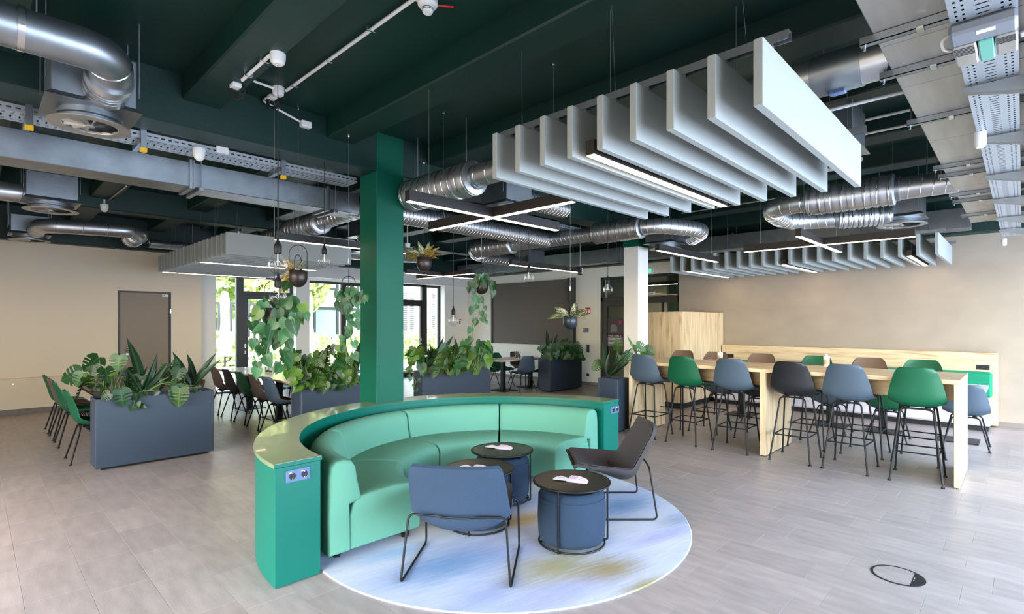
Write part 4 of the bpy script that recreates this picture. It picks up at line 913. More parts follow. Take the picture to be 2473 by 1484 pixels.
for x, y in ((990, 900), (992, 918), (1012, 920), (1000, 934), (1006, 944), (986, 910)): put_leaf(t, 'heart', D(x, y - 5, 8.35), -UP + RV * random.uniform(-.5, .5), .075)
GD = 'plants in the planter before the screen'
clump('monstera', 'dark monstera left in the planter before the screen', GD, 1308, 1352, 835, 862, 11.9, 16, 11, 'mon', seed=10)
clump('monstera', 'dark monstera with a split round leaf right in the planter before the screen', GD, 1355, 1404, 825, 866, 12.1, 22, 12, 'mon', seed=11)
spears('spear_plant', 'dark spear plant in the planter before the screen', GD, P(1335, 862, .75) + Vector((0, .15, 0)), [(1321, 795), (1328, 815), (1350, 808), (1312, 830), (1345, 820), (1362, 815), (1300, 848), (1335, 822), (1378, 818)])
GE = 'plants in the square planter'
spears('spear_plant', 'tall spear-leaved plant in the square planter by the bar table', GE, P(1480, 912, .74) + Vector((.1, .15, 0)), [(1445, 828), (1462, 838), (1500, 842), (1518, 848), (1450, 862), (1520, 830), (1510, 862), (1530, 865), (1470, 850), (1488, 845), (1455, 878), (1500, 880), (1512, 885), (1465, 885)])
leafy('monstera', 'monstera leaves spreading from the square planter over the bar table', GE, P(1492, 912, .74) + Vector((.15, .2, 0)), [(1440, 885, 14, 225, 'monl'), (1492, 833, 13, 100, 'monl'), (1525, 830, 18, 110, 'spearl'), (1548, 840, 14, 330, 'monl'), (1535, 850, 15, 300, 'pothos'), (1570, 848, 14, 330, 'monl'), (1560, 858, 12, 300, 'pothos'), (1515, 862, 13, 240, 'mon'), (1500, 870, 12, 270)], 'mon', .06)

# hanging pots, trailing plants, bulbs
def vline(a, b, r=.0015): return MB().tube([a, b], r, 5)
def hanging_pot(label, px, py, d, r, ztop, loop, m, cable=M['wire']):
    """bowl centre at pixel, depth d; loop: height of the hoop above the rim"""
    c = D(px, py, d); t = thing('hanging_pot', label, 'hanging pot', c, 'hanging pots')
    part('bowl', MB().lathe([(0, -r * 1.05), (r * .35, -r), (r * .7, -r * .76), (r * .93, -r * .35), (r, .0), (r, r * .85), (r * .97, r * .87), (r * .95, r * .8), (r * .93, 0), (0, -r * .1)], 36, c), m, t, smooth=60)
    part('soil', MB().lathe([(0, r * .7), (r * .94, r * .7)], 24, c), M['soil'], t)
    zt = r * .8
    for nm, w_, h_, ax in (('hoop', r, loop, RV), ('hoop', r, loop * .62, Vector((FW[0], FW[1], 0)))):
        pts = [c + ax * (-w_) + UP * (zt - r * .3), c + ax * (-w_) + UP * zt]
        pts += [c + ax * (w_ * -math.cos(a)) + UP * (zt + h_ - w_ * .9 + w_ * .9 * math.sin(a)) for a in [PI * k / 14 for k in range(15)]]
        pts += [c + ax * w_ + UP * zt, c + ax * w_ + UP * (zt - r * .3)]
        part(nm, MB().tube(pts, .0035, 6), M['black'], t)
    tp = c + UP * (zt + loop)
    part('hanger_rod', MB().tube([tp - UP * loop * .38, tp + UP * .12], .003, 6), M['black'], t)
    part('cable', vline(tp + UP * .12, Vector((c.x, c.y, ztop))), cable, t)
    part('clip', MB().tube([tp + UP * .12, tp + UP * .17], .006, 8), M['chrome'], t)
    part('ceiling_hook', MB().lathe([(0, -.025), (.006, -.022), (.012, -.004), (.012, 0)], 12, (c.x, c.y, ztop)), M['chrome'], t)
    return c
def crown(t, kind, c, r, n, size, out=.8, up=.5, seed=1):
    rnd = random.Random(seed)
    for k in range(n):
        a = 2 * PI * k / n + rnd.uniform(-.3, .3); v = Vector((math.cos(a), math.sin(a), up * rnd.uniform(.3, 1.5))) ; b0 = c + Vector((math.cos(a), math.sin(a), 0)) * r * .3
        put_leaf(t, kind, b0, v * out, size * rnd.uniform(.85, 1.3), UP * .6 + (CAMV - c).normalized() * .9 + v * -.3 + Vector((rnd.uniform(-.5, .5), rnd.uniform(-.5, .5), 0)))
def hplant(label, c, r): return thing('hanging_plant', label, 'plant', c + UP * r * .4, 'plants in hanging pots')
# 1: bronze pot with long striped leaves
c1 = hanging_pot('bronze-black hanging pot beside the big clear bulb', 720, 672, 4.9, .083, 3.6, .24, M['potb'])
t = hplant('plant with long brown-green leaves drooping left from the bronze pot', c1, .09)
for (a, b, s, n) in (((712, 652), (690, 668), .17, 'bronze'), ((705, 655), (678, 700), .22, 'bronze'), ((700, 675), (682, 705), .13, 'heartd'), ((722, 652), (736, 632), .13, 'varieg'), ((716, 652), (724, 628), .12, 'varieg'), ((712, 655), (700, 635), .13, 'bronze'), ((724, 655), (742, 645), .12, 'varieg'), ((715, 655), (686, 640), .15, 'bronze')):
    A, B = D(*a, 4.88), D(*b, 4.80); put_leaf(t, n, A, B - A, max(s, (B - A).length))
# 2: big heart-leaved philodendron
c2 = hanging_pot('dark hanging pot buried in large heart-shaped leaves, leftmost', 663, 766, 4.6, .088, 3.6, .25, M['potb'])
t = hplant('big trailing philodendron with blue-green heart leaves, leftmost hanging plant', c2, .09)
def strand(t, pix, d, kind, size, every=1, jit=.05, side=.06):
    pts = [D(x, y, d + random.uniform(-jit, jit)) for x, y in pix]; part('vine', MB().tube(pts, .003, 5), LM['stem'], t)
    for i in range(len(pts) - 1):
        for q in range(every):
            p = pts[i].lerp(pts[i + 1], (q + .5) / every); s_ = random.choice((-1, 1)); dr = -UP + RV * s_ * random.uniform(.1, .7); put_leaf(t, kind, p + RV * s_ * side * .3, dr, size * random.uniform(.8, 1.2))
for x, y, s, a in [(x_, y_ + 27, s_ * .95, a_) for x_, y_, s_, a_ in ((633, 720, 19, 255), (618, 735, 20, 230), (650, 748, 27, 245), (628, 733, 20, 250), (672, 737, 18, 275), (665, 710, 15, 280), (690, 720, 26, 280), (712, 715, 24, 310), (735, 722, 17, 290), (714, 748, 20, 270), (695, 765, 24, 275), (668, 775, 21, 240), (622, 770, 20, 200), (640, 778, 24, 250), (652, 780, 20, 260), (613, 765, 18, 290), (683, 790, 18, 250), (710, 765, 22, 290), (697, 700, 18, 60), (700, 780, 16, 300), (640, 700, 12, 100), (727, 745, 14, 290), (678, 800, 16, 250), (664, 795, 14, 240), (742, 740, 12, 290), (605, 735, 10, 200), (655, 760, 18, 220), (676, 755, 18, 300))]:
    p = D(x, y, 4.55 + random.uniform(-.12, .08)); aa = math.radians(a); dr = RV * math.cos(aa) + UP * math.sin(aa); sz = 2 * s / F * 4.5; put_leaf(t, 'heart' if random.random() > .3 else 'pothos' if random.random() > .5 else 'heartd', p - dr * sz * .45, dr, sz, tilt=.2)
strand(t, ((640, 810), (636, 826), (632, 842), (640, 858), (632, 870), (622, 880), (632, 898)), 4.5, 'heart', .095)
strand(t, ((650, 812), (648, 832), (645, 848), (642, 862)), 4.5, 'heart', .09)
strand(t, ((690, 815), (690, 830), (692, 845), (686, 860), (690, 874), (682, 888)), 4.55, 'heart', .10)
strand(t, ((672, 815), (676, 835), (680, 855), (678, 872), (676, 890)), 4.6, 'heart', .09)
strand(t, ((616, 812), (620, 830), (618, 845)), 4.5, 'heart', .09)
# 3: small trailing plant by the column
c3 = hanging_pot('small grey hanging pot left of the green column', 842, 728, 5.05, .062, 3.4, .19, M['galvr'])
t = hplant('small trailing plant hanging beside the green column', c3, .06)
for x, y, s, a in ((822, 715, 12, 240), (830, 705, 12, 120), (848, 708, 14, 290), (860, 715, 13, 300), (872, 708, 9, 60), (878, 725, 10, 290), (816, 725, 8, 250), (826, 745, 18, 290), (846, 742, 13, 280), (862, 735, 13, 280), (838, 752, 12, 260), (852, 728, 14, 250), (868, 722, 12, 300), (812, 712, 9, 240), (835, 722, 13, 240), (886, 722, 9, 280)):
    p = D(x, y, 4.98); aa = math.radians(a); dr = RV * math.cos(aa) + UP * math.sin(aa); sz = 2 * s / F * 4.98; put_leaf(t, 'heart' if random.random() > .5 else 'heartd', p - dr * sz * .45, dr, sz)
strand(t, ((838, 750), (836, 775), (834, 800), (833, 825), (836, 850), (838, 880)), 4.95, 'heart', .085)
strand(t, ((850, 750), (856, 762), (848, 790), (846, 812), (852, 838), (848, 870)), 4.95, 'heart', .085)
# 4
c4 = hanging_pot('black hanging pot with bronze striped leaves right of the green column', 1024, 638, 5.9, .084, 3.4, .16, M['potb'])
t = hplant('plant with bronze and yellow striped leaves right of the green column', c4, .088); crown(t, 'bronze', c4 + UP * .06, .08, 13, .17, seed=2); crown(t, 'varieg', c4 + UP * .07, .05, 8, .17, up=1.4, seed=3)
# 5
c5 = hanging_pot('black hanging pot with trailing vine, left of the grey screen', 1163, 694, 6.6, .086, 3.6, .19, M['potb'])
t = hplant('trailing heart-leaf vine left of the grey screen', c5, .088)
for x, y, s, a in ((1135, 690, 9, 260), (1132, 702, 8, 260), (1144, 706, 9, 270), (1150, 680, 11, 240), (1166, 668, 10, 70), (1178, 675, 9, 300), (1185, 688, 10, 280), (1190, 700, 9, 280), (1194, 690, 9, 290), (1167, 690, 9, 270), (1155, 670, 10, 120), (1146, 693, 10, 250), (1190, 712, 10, 265), (1172, 683, 9, 290)):
    p = D(x, y, 6.5); aa = math.radians(a); dr = RV * math.cos(aa) + UP * math.sin(aa); sz = 2 * s / F * 6.5; put_leaf(t, 'heartd' if random.random() > .4 else 'heart', p - dr * sz * .45, dr, sz)
strand(t, ((1142, 705), (1143, 730), (1143, 755), (1142, 785), (1141, 800), (1142, 830), (1140, 850)), 6.5, 'heart', .10)
strand(t, ((1156, 710), (1158, 730), (1155, 745), (1162, 760), (1160, 775), (1150, 775)), 6.5, 'heart', .085)
strand(t, ((1160, 712), (1168, 730), (1166, 750), (1168, 770), (1170, 780)), 6.5, 'heart', .07)
# 6
c6 = hanging_pot('blue-black hanging pot with pink striped leaves before the screen', 1377, 778, 6.6, .09, 3.6, .20, M['potn'])
t = hplant('plant with cream, pink and green striped leaves before the screen', c6, .098); crown(t, 'varieg', c6 + UP * .07, .09, 14, .2, up=.35, seed=4); crown(t, 'varieg', c6 + UP * .08, .05, 9, .17, up=1.2, seed=5)
# clear globe bulbs
def bulb(label, px, py, d, r, ztop, canopy=True):
    c = D(px, py, d); t = thing('pendant_bulb', label, 'pendant lamp', c, 'clear globe pendant bulbs')
    prof = [(0, -r)] + [(r * math.sin(a), -r * math.cos(a)) for a in [PI * k / 16 for k in range(1, 14)]] + [(r * .36, r * 1.08), (r * .33, r * 1.25)]
    part('globe', MB().lathe(prof, 28, c), M['bulbglass'], t, smooth=60)
    part('filament_mount', MB().tube([c + UP * r * 1.2, c - UP * r * .1], .004, 6).tube([c + UP * r * .5, c + RV * .02 + UP * r * .1, c - UP * r * .35, c - RV * .02 + UP * r * .1, c + UP * r * .5], .0012, 5), M['paperw'], t)
    part('socket', MB().lathe([(r * .3, r * 1.1), (r * .34, r * 1.14), (r * .37, r * 1.2), (r * .37, r * 1.95), (r * .3, r * 2.1), (r * .14, r * 2.4), (r * .12, r * 2.75), (0, r * 2.8)], 20, c), M['black'], t)
    part('cord', MB().tube([c + UP * r * 2.75, Vector((c.x, c.y, ztop - .04))], .003, 6), M['cable'], t)
    if canopy: part('canopy', MB().lathe([(0, -.075), (.03, -.074), (.045, -.06), (.05, -.03), (.05, 0), (0, 0)], 28, (c.x, c.y, ztop)), M['plastic_w'], t)
    return c
bulb('large clear globe bulb beside the bronze pot, nearest', 671, 640, 3.52, .066, 3.4)
bulb('clear globe bulb hanging lower among the heart leaves', 672, 718, 4.47, .072, 3.6)
bulb('clear globe bulb hanging left of the green column', 783, 632, 5.2, .063, 3.4)
bulb('clear globe bulb hanging lowest, between garden door and screen', 1095, 775, 6.6, .066, 3.6)
bulb('clear globe bulb under the straight lamp before the screen', 1277, 672, 6.6, .066, 3.6)
bulb('clear globe bulb before the corridor door by the white column', 1468, 700, 6.9, .066, 3.6)

# ---------------------------------------------------------------- lamps and acoustic baffles
def bar(mb, axis, c, L_, w_, z0, z1, cc=.002):
    if axis == 'X': return mb.box(c[0] - L_ / 2, c[0] + L_ / 2, c[1] - w_ / 2, c[1] + w_ / 2, z0, z1, cc)
    return mb.box(c[0] - w_ / 2, c[0] + w_ / 2, c[1] - L_ / 2, c[1] + L_ / 2, z0, z1, cc)
def hang(t, pts, z0, z1=3.6):
    for x, y in pts:
        part('wire', MB().tube([(x, y, z0 + .07), (x, y, z1)], .0013, 5), M['wire'], t)
        part('wire_yoke', MB().tube([(x - .02, y, z0), (x, y, z0 + .08), (x + .02, y, z0)], .0012, 5), M['wire'], t)
        part('hook', MB().lathe([(0, -.03), (.006, -.026), (.005, -.012), (.012, -.004), (.012, 0)], 10, (x, y, z1)), M['chrome'], t)
def linear_lamp(label, axis, c, z, L_=1.8, group='straight linear lamps', hooks=True, wd=.06):
    t = thing('linear_lamp', label, 'lamp', (c[0], c[1], z), group)
    part('housing', bar(MB(), axis, c, L_, wd, z + .004, z + .085), M['lampb'], t)
    part('diffuser', bar(MB(), axis, c, L_ - .012, wd - .012, z, z + .006, 0), M['lens'], t, smooth=0)
    if hooks:
        h = L_ / 2 - .2; ps = [(c[0] - h, c[1]), (c[0] + h, c[1])] if axis == 'X' else [(c[0], c[1] - h), (c[0], c[1] + h)]
        hang(t, ps, z + .085)
    return t
def cross_lamp(label, c, z, L_=1.76):
    t = thing('cross_lamp', label, 'lamp', (c[0], c[1], z), 'cross shaped lamps')
    w_ = .06
    part('housing', bar(MB(), 'X', c, L_, w_, z + .004, z + .085), M['lampb'], t)
    part('housing', MB().box(c[0] - w_ / 2, c[0] + w_ / 2, c[1] + w_ / 2, c[1] + L_ / 2, z + .004, z + .085, .002), M['lampb'], t)
    part('housing', MB().box(c[0] - w_ / 2, c[0] + w_ / 2, c[1] - L_ / 2, c[1] - w_ / 2, z + .004, z + .085, .002), M['lampb'], t)
    part('diffuser', bar(MB(), 'X', c, L_ - .012, w_ - .012, z, z + .006, 0).box(c[0] - .024, c[0] + .024, c[1] + .024, c[1] + L_ / 2 - .006, z, z + .006).box(c[0] - .024, c[0] + .024, c[1] - L_ / 2 + .006, c[1] - .024, z, z + .006), M['lens'], t, smooth=0)
    h = L_ / 2 - .2; hang(t, [(c[0] - h, c[1]), (c[0] + h, c[1]), (c[0], c[1] + h), (c[0], c[1] - h)], z + .085)
cross_lamp('cross shaped lamp right of the green column, the largest one', (3.14, 3.285), 2.5)
cross_lamp('cross shaped lamp over the far side of the bar table', (6.93, 1.69), 2.5)
cross_lamp('cross shaped lamp before the right garden door, smallest', (6.47, 8.16), 2.5)
cross_lamp('cross shaped lamp out of view on the left', (-1.3, 6.6), 2.5)  # the out-of-view lamps from here on are added to warm the left side
cross_lamp('cross shaped lamp out of view on the left by the cream wall', (-1.0, 10.2), 2.5)
linear_lamp('straight lamp out of view far left by the cream wall', 'X', (-1.6, 11.6), 2.5)
linear_lamp('straight lamp out of view on the left beside the camera', 'X', (-1.2, 4.2), 2.5)
linear_lamp('straight lamp out of view above the dark dining table, left', 'X', (-.9, 8.6), 2.5)
linear_lamp('straight black lamp left of the bar area, by the white column', 'X', (6.9, 3.29), 2.5)
linear_lamp('straight black lamp in front of the grey screen', 'X', (6.8, 5.77), 2.5)
linear_lamp('added straight lamp brightening the corridor behind the glass front', 'Y', (12.2, 6.6), 2.55)  # no such fixture is seen, added to brighten the corridor
linear_lamp('straight black lamp passing behind the green column on the left', 'X', (3.2, 5.83), 2.5)
ORD = 'first second third fourth fifth sixth seventh eighth ninth tenth eleventh twelfth thirteenth fourteenth fifteenth sixteenth'.split()
def cloud(nm, x0, L_, ys, lamps, z0, z1, rails, group, where, near):
    for i, y in enumerate(ys):
        n_ = len(ys); o_ = ORD[i] + ' from near end' if i < n_ - 5 else (ORD[n_ - 1 - i] + ' from far end')
        t = thing('acoustic_baffle', 'white felt baffle, ' + o_ + ', ' + where, 'acoustic baffle', (x0 + L_ / 2, y, z1), group)
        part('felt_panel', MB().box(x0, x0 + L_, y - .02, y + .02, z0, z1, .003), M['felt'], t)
        for rx in rails: part('clip', MB().box(rx - .012, rx + .012, y - .012, y + .012, z1, z1 + .022), M['galv'], t, smooth=0)
    for q, rx in enumerate(rails):
        t = thing('baffle_rail', ('left' if q == 0 else 'right') + ' steel rail carrying the ' + where, 'rail', (rx, (ys[0] + ys[-1]) / 2, z1 + .02), group + ' rails')
        part('rail', MB().box(rx - .02, rx - .017, ys[0] - .08, ys[-1] + .08, z1 + .02, z1 + .06).box(rx + .017, rx + .02, ys[0] - .08, ys[-1] + .08, z1 + .02, z1 + .06).box(rx - .017, rx + .017, ys[0] - .08, ys[-1] + .08, z1 + .057, z1 + .06), M['galv'], t, smooth=0)
        n = 3 if len(ys) < 12 else 5
        for k in range(n):
            y = ys[0] + .1 + (ys[-1] - ys[0] - .2) * k / (n - 1)
            part('wire', MB().tube([(rx, y, z1 + .06), (rx + .1, y + .1, 3.6)], .0014, 5), M['wire'], t)
            part('hook', MB().lathe([(0, -.05), (.008, -.04), (.005, -.02), (.013, -.005), (.013, 0)], 10, (rx + .1, y + .1, 3.6)), M['chrome'], t)
            part('wire_grip', MB().tube([(rx, y, z1 + .06), (rx + .012, y + .012, z1 + .13)], .004, 6), M['chrome'], t)
    for y, l in lamps: linear_lamp(l, 'X', (x0 + .05 + .9, y), z0 - .0, 1.8, group + ' lamps', True)
cloud('a', 2.31, 1.87, [.8 + .2 * k for k in range(9)], [(1.7, 'linear lamp set between the baffles of the big right-hand cloud')], 2.515, 2.8, (2.46, 4.0), 'baffles of the nearest cloud', 'large baffle cloud above the lounge', True)
cloud('b', 8.93, 1.87, [.82 + .2 * k for k in range(20)], [(1.12, 'linear lamp at the right end of the far baffle cloud'), (2.72, 'linear lamp in the middle of the far baffle cloud'), (4.32, 'linear lamp at the left end of the far baffle cloud')], 2.51, 2.8, (9.1, 10.6), 'baffles over the bench', 'far right baffle cloud over the bench', False)
cloud('c', 2.345, 1.8, [7.56 + .2 * k for k in range(19)], [(8.86, 'linear lamp in the middle of the left baffle cloud'), (11.1, 'linear lamp at the far end of the left baffle cloud')], 2.50, 2.8, (2.5, 3.95), 'baffles on the left', 'left baffle cloud over the white table', False)

# ---------------------------------------------------------------- ducts, diffusers, trays
def rod(x, y, z0, z1=3.6, r=.005): return MB().tube([(x, y, z0), (x, y, z1)], r, 6)
def duct(name, label, path, r, spans=(), ribs=.16, m=None, group='round spiral ducts', br=.25, hangers=()):
    """round duct along bent path; spans: (point, direction, length, radius, ribspacing) fatter silencer sections"""
    t = thing(name, label, 'duct', path[0], group)
    pts = bend(path, br, 8); part('pipe', MB().tube(pts, r, 24), m or M['spiral'], t, smooth=50)
    # spiral seams
    mb = MB(); acc = 0; 
    for i in range(len(pts) - 1):
        a, b = pts[i], pts[i + 1]; L_ = (b - a).length
        while acc < L_:
            p = a.lerp(b, acc / L_); v = (b - a).normalized(); u = v.orthogonal().normalized(); w_ = v.cross(u)
            mb.tube([p + (u * math.cos(q) + w_ * math.sin(q)) * (r + .001) + v * (.02 * math.sin(q)) for q in [2 * PI * k / 20 for k in range(20)]], .0035, 4, closed=True); acc += ribs
        acc -= L_
    part('spiral_seams', mb, M['chrome'], t, kind='stuff')
    for p, v, L_, R_, sp in spans:
        p, v = Vector(p), Vector(v).normalized(); q = [p + v * (L_ * k) for k in (0, .04, .06, .94, .96, 1)]
        sleeve = MB(); n = int(L_ / sp); 
        ps, rs = [p, p + v * .02], [r, R_]
        for k in range(n):
            s0 = .03 + (L_ - .06) * k / n; dz = (L_ - .06) / n
            ps += [p + v * (s0), p + v * (s0 + dz * .42), p + v * (s0 + dz * .5), p + v * (s0 + dz * .58)]; rs += [R_, R_, R_ - .012, R_ - .012]
        ps += [p + v * (L_ - .02), p + v * L_]; rs += [R_, r]
        sleeve.tube(ps, rs, 24); part('silencer_sleeve', sleeve, m or M['spiral'], t, smooth=30)
        sm = MB(); u_ = v.orthogonal().normalized(); w2 = v.cross(u_); nn = max(3, int(L_ / .1))
        for k in range(nn):
            o_ = p + v * (.05 + (L_ - .1) * k / (nn - 1)); sm.tube([o_ + (u_ * math.cos(q) + w2 * math.sin(q)) * (R_ + .002) + v * (.012 * math.sin(q)) for q in [2 * PI * j / 24 for j in range(24)]], .0045, 5, closed=True)
        part('sleeve_seams', sm, M['chrome'], t, kind='stuff')
        for e in (0, L_): part('end_collar', MB().tube([p + v * (e - .03), p + v * (e + .03)], r + .012, 24), M['galv'], t, smooth=50)
    for x, y, z in hangers:
        part('hanger_rod', rod(x, y, z + r), M['galv'], t); 
        mb = MB(); 
    return t
def diffuser(label, c, zb, R=.27, bw=.42, bh=.28, axis=0, stub=None):
    """swirl diffuser with plenum box; c=(x,y) of the disc"""
    x, y = c; t = thing('ceiling_diffuser', label, 'air diffuser', (x, y, zb), 'swirl air diffusers')
    part('plenum_box', MB().box(x - bw / 2, x + bw / 2, y - bw / 2, y + bw / 2, zb + .10, zb + .10 + bh, .004), M['galv'], t)
    f = bw / 2 + .03
    part('flange', MB().add([(x - bw / 2, y - bw / 2, zb + .12), (x + bw / 2, y - bw / 2, zb + .12), (x + bw / 2, y + bw / 2, zb + .12), (x - bw / 2, y + bw / 2, zb + .12), (x - f, y - f, zb + .085), (x + f, y - f, zb + .085), (x + f, y + f, zb + .085), (x - f, y + f, zb + .085)], [(0, 1, 5, 4), (1, 2, 6, 5), (2, 3, 7, 6), (3, 0, 4, 7), (4, 5, 6, 7)]), M['galv'], t)
    part('neck', MB().lathe([(R - .06, .085), (R - .06, .07), (R - .045, .065), (R - .045, .045), (R - .06, .04), (R - .06, .0)], 40, (x, y, zb)), M['galv'], t)
    part('ring', MB().lathe([(R - .075, .004), (R - .07, -.002), (R, -.002), (R, .004), (R - .07, .006), (R - .075, .012)], 48, (x, y, zb)), M['galvr'], t)
    part('throat', MB().lathe([(0, .05), (R - .07, .05)], 32, (x, y, zb)), M['dark'], t)
    for k in range(12):
        a = 2 * PI * k / 12; b_ = a + .30; r0, r1 = .02, R - .07; h = .035
        part('vane', MB().add([(x + r0 * math.cos(a), y + r0 * math.sin(a), zb + .002), (x + r1 * math.cos(a), y + r1 * math.sin(a), zb + .002), (x + r1 * math.cos(b_), y + r1 * math.sin(b_), zb + h), (x + r0 * math.cos(b_), y + r0 * math.sin(b_), zb + h)], [(0, 1, 2, 3)]), M['galvr'], t, smooth=0)
    part('hub', MB().lathe([(0, -.003), (.025, -.003), (.025, .03)], 16, (x, y, zb)), M['galvr'], t)
    for sx in (-1, 1):
        for sy in (-1, 1): part('hanger_rod', rod(x + sx * (bw / 2 + .02), y + sy * (bw / 2 - .03), zb + .2, 3.6, .004), M['galv'], t)
    return t
# 1 near left
diffuser('large swirl diffuser with steel plenum box at the top left, nearest', (.55, 4.44), 2.9, .222, .43, .33)
duct('elbow_duct', 'big round steel duct with elbow entering the frame at the top left', [(-1.5, 3.86, 3.19), (.60, 3.88, 3.18), (.60, 4.23, 3.08)], .112, ribs=.42, br=.19, m=M['galv'], hangers=((.25, 3.89, 3.18), (-.6, 3.89, 3.18)))
t = thing('duct_collar', 'ribbed steel collar joining the top left duct to its plenum box', 'duct', (.60, 4.1, 3.1), None)
part('collar_ring', MB().tube([(.60, 4.06, 3.125), (.60, 4.11, 3.11)], .126, 28).tube([(.60, 4.11, 3.11), (.60, 4.14, 3.105)], .116, 28).tube([(.60, 4.15, 3.10), (.60, 4.18, 3.095)], .122, 28).tube([(.60, 4.19, 3.09), (.60, 4.23, 3.08)], .122, 28), M['spiral'], t)
part('strap', MB().tube([(.17, 3.875, 3.185), (.20, 3.875, 3.185)], .119, 28), M['chrome'], t)
# 2, 3 far left
diffuser('swirl diffuser under the left rectangular duct, second from the front', (.66, 8.3), 2.93, .26, .46, .3)
duct('round_duct', 'round steel duct entering the second left diffuser from the left', [(-2, 8.35, 3.1), (.5, 8.35, 3.1)], .11, ribs=.3)
diffuser('swirl diffuser farthest back on the left by the cream wall', (.66, 11.6), 2.93, .26, .46, .28)
duct('elbow_duct', 'long round duct with two elbows before the cream wall on the left', [(.72, 11.35, 3.06), (.72, 10.55, 3.06), (1.95, 10.35, 3.08), (1.98, 11.4, 3.08)], .11, spans=(((1.96, 10.72, 3.08), (0.03, 1, 0), .6, .15, .08),), ribs=.3, br=.3)
duct('round_duct', 'thin round duct along the cream wall left of the baffles', [(2.3, 11.6, 3.06), (4.6, 11.6, 3.06)], .08, ribs=.3, hangers=((3.0, 11.6, 3.06), (4.2, 11.6, 3.06)))
# X = 3.4 run along Y behind the near baffle cloud
duct('silencer_duct', 'round duct with long ribbed silencer right of the green column', [(3.37, .5, 3.0), (3.37, 6.9, 3.0)], .105, spans=(((3.37, 3.75, 2.99), (0, 1, 0), 1.1, .165, .075),), hangers=((3.37, 3.9, 3.05), (3.37, 4.7, 3.05), (3.37, 1.3, 3.05)))
diffuser('swirl diffuser behind the nearest baffle cloud, left part', (4.33, 4.3), 2.85, .24, .42, .28)
duct('round_duct', 'short ribbed duct feeding the diffuser behind the nearest baffle cloud', [(4.5, 4.3, 3.08), (5.4, 4.3, 3.08)], .11, ribs=.06)
a = P(2035, 340, 2.9)
diffuser('swirl diffuser behind the right end of the nearest baffle cloud', (4.75, 1.12), 2.86, .24, .44, .30)
t = thing('blue_duct_damper', 'printed steel duct damper with blue handle beside the ribbed tray', 'damper', (3.37, .72, 3.0))
part('damper_sleeve', MB().tube([(3.37, .62, 3.0), (3.37, .86, 3.0)], .113, 28), M['galv'], t)
part('handle', MB().box(3.34, 3.39, .70, .78, 2.872, 2.895, .004), M['socket'], t)
# run of ducts in the middle
duct('round_duct', 'long spiral duct behind the cross lamp, running right from the green column', [(3.2, 5.86, 3.02), (6.85, 5.80, 3.0)], .13, ribs=.055)
duct('elbow_duct', 'round duct with ribbed silencer and elbow left of the white column', [(6.87, 5.9, 3.0), (6.87, 3.75, 3.0), (7.75, 3.45, 3.0), (8.25, 3.9, 2.98)], .115, spans=(((6.87, 4.0, 3.0), (0, 1, 0), .85, .165, .07),), ribs=.09, br=.35)
diffuser('swirl diffuser left of the white column, under the duct elbow', (8.35, 4.42), 2.86, .27, .5, .28)
duct('elbow_duct', 'round duct with silencer and hairpin elbow before the garden corner', [(6.87, 5.7, 3.0), (6.72, 7.6, 3.0), (7.4, 8.2, 2.98), (8.8, 8.25, 2.98)], .115, spans=(((6.79, 6.55, 3.0), (-.08, 1, 0), .95, .165, .07),), ribs=.09, br=.35)
diffuser('swirl diffuser above the table before the grey screen', (9.1, 8.28), 2.86, .27, .5, .3)
duct('silencer_duct', 'round duct with silencer left of the green column, under the rectangular duct', [(3.3, 5.9, 3.0), (3.3, 6.6, 2.95), (3.25, 8.6, 2.95)], .10, spans=(((3.29, 6.75, 2.95), (-.02, 1, 0), 1.0, .15, .08),), ribs=.09)
diffuser('swirl diffuser left of the green column above the straight lamp', (4.4, 7.4), 2.85, .25, .5, .36)
duct('elbow_duct', 'round duct with elbow right of the green column, behind the first hanging pot', [(5.0, 9.6, 2.98), (6.3, 9.3, 2.98), (6.5, 8.9, 2.96), (5.6, 8.7, 2.9)], .13, ribs=.12, br=.3)
diffuser('swirl diffuser far back right of the green column', (5.2, 8.6), 2.82, .25, .5, .3)
# right: hairpin over the bar
duct('elbow_duct', 'big hairpin duct with ribbed silencer over the bar table', [(6.8, .45, 3.0), (6.76, 2.25, 3.0), (7.85, 2.35, 2.98), (8.2, 1.2, 2.98)], .115, spans=(((6.77, .95, 3.0), (0, 1, 0), .85, .165, .075), ((8.16, 1.28, 2.98), (-.27, 1, 0), .5, .14, .06)), ribs=.1, br=.42, hangers=((6.78, 1.6, 3.0), (6.78, .7, 3.0)))
diffuser('swirl diffuser over the far end of the bar table', (8.42, 1.13), 2.86, .27, .46, .30)
# rectangular ducts
def rect_duct(label, x0, x1, y0, y1, z0, z1, joints, axis, m=M['galvr']):
    t = thing('rectangular_duct', label, 'duct', ((x0 + x1) / 2, (y0 + y1) / 2, z0), 'rectangular ducts')
    part('sheet_metal', MB().box(x0, x1, y0, y1, z0, z1, .006), m, t)
    for j in joints:
        if axis == 'X':
            part('flange_joint', MB().box(j - .012, j + .012, y0 - .022, y1 + .022, z0 - .02, z1 + .02).box(j + .02, j + .03, y0 - .018, y1 + .018, z0 - .016, z1 + .016), M['galv'], t)
            part('support_rail', MB().box(j + .06, j + .10, y0 - .06, y1 + .06, z0 - .035, z0 - .001, .003), M['galv'], t)
            for y in (y0 - .045, y1 + .045): part('hanger_rod', rod(j + .08, y, z0 - .03), M['galv'], t)
        else:
            part('flange_joint', MB().box(x0 - .022, x1 + .022, j - .012, j + .012, z0 - .02, z1 + .02), M['galv'], t)
            part('support_rail', MB().box(x0 - .06, x1 + .06, j + .06, j + .10, z0 - .035, z0 - .001, .003), M['galv'], t)
            for x in (x0 - .045, x1 + .045): part('hanger_rod', rod(x, j + .08, z0 - .03), M['galv'], t)
    return t
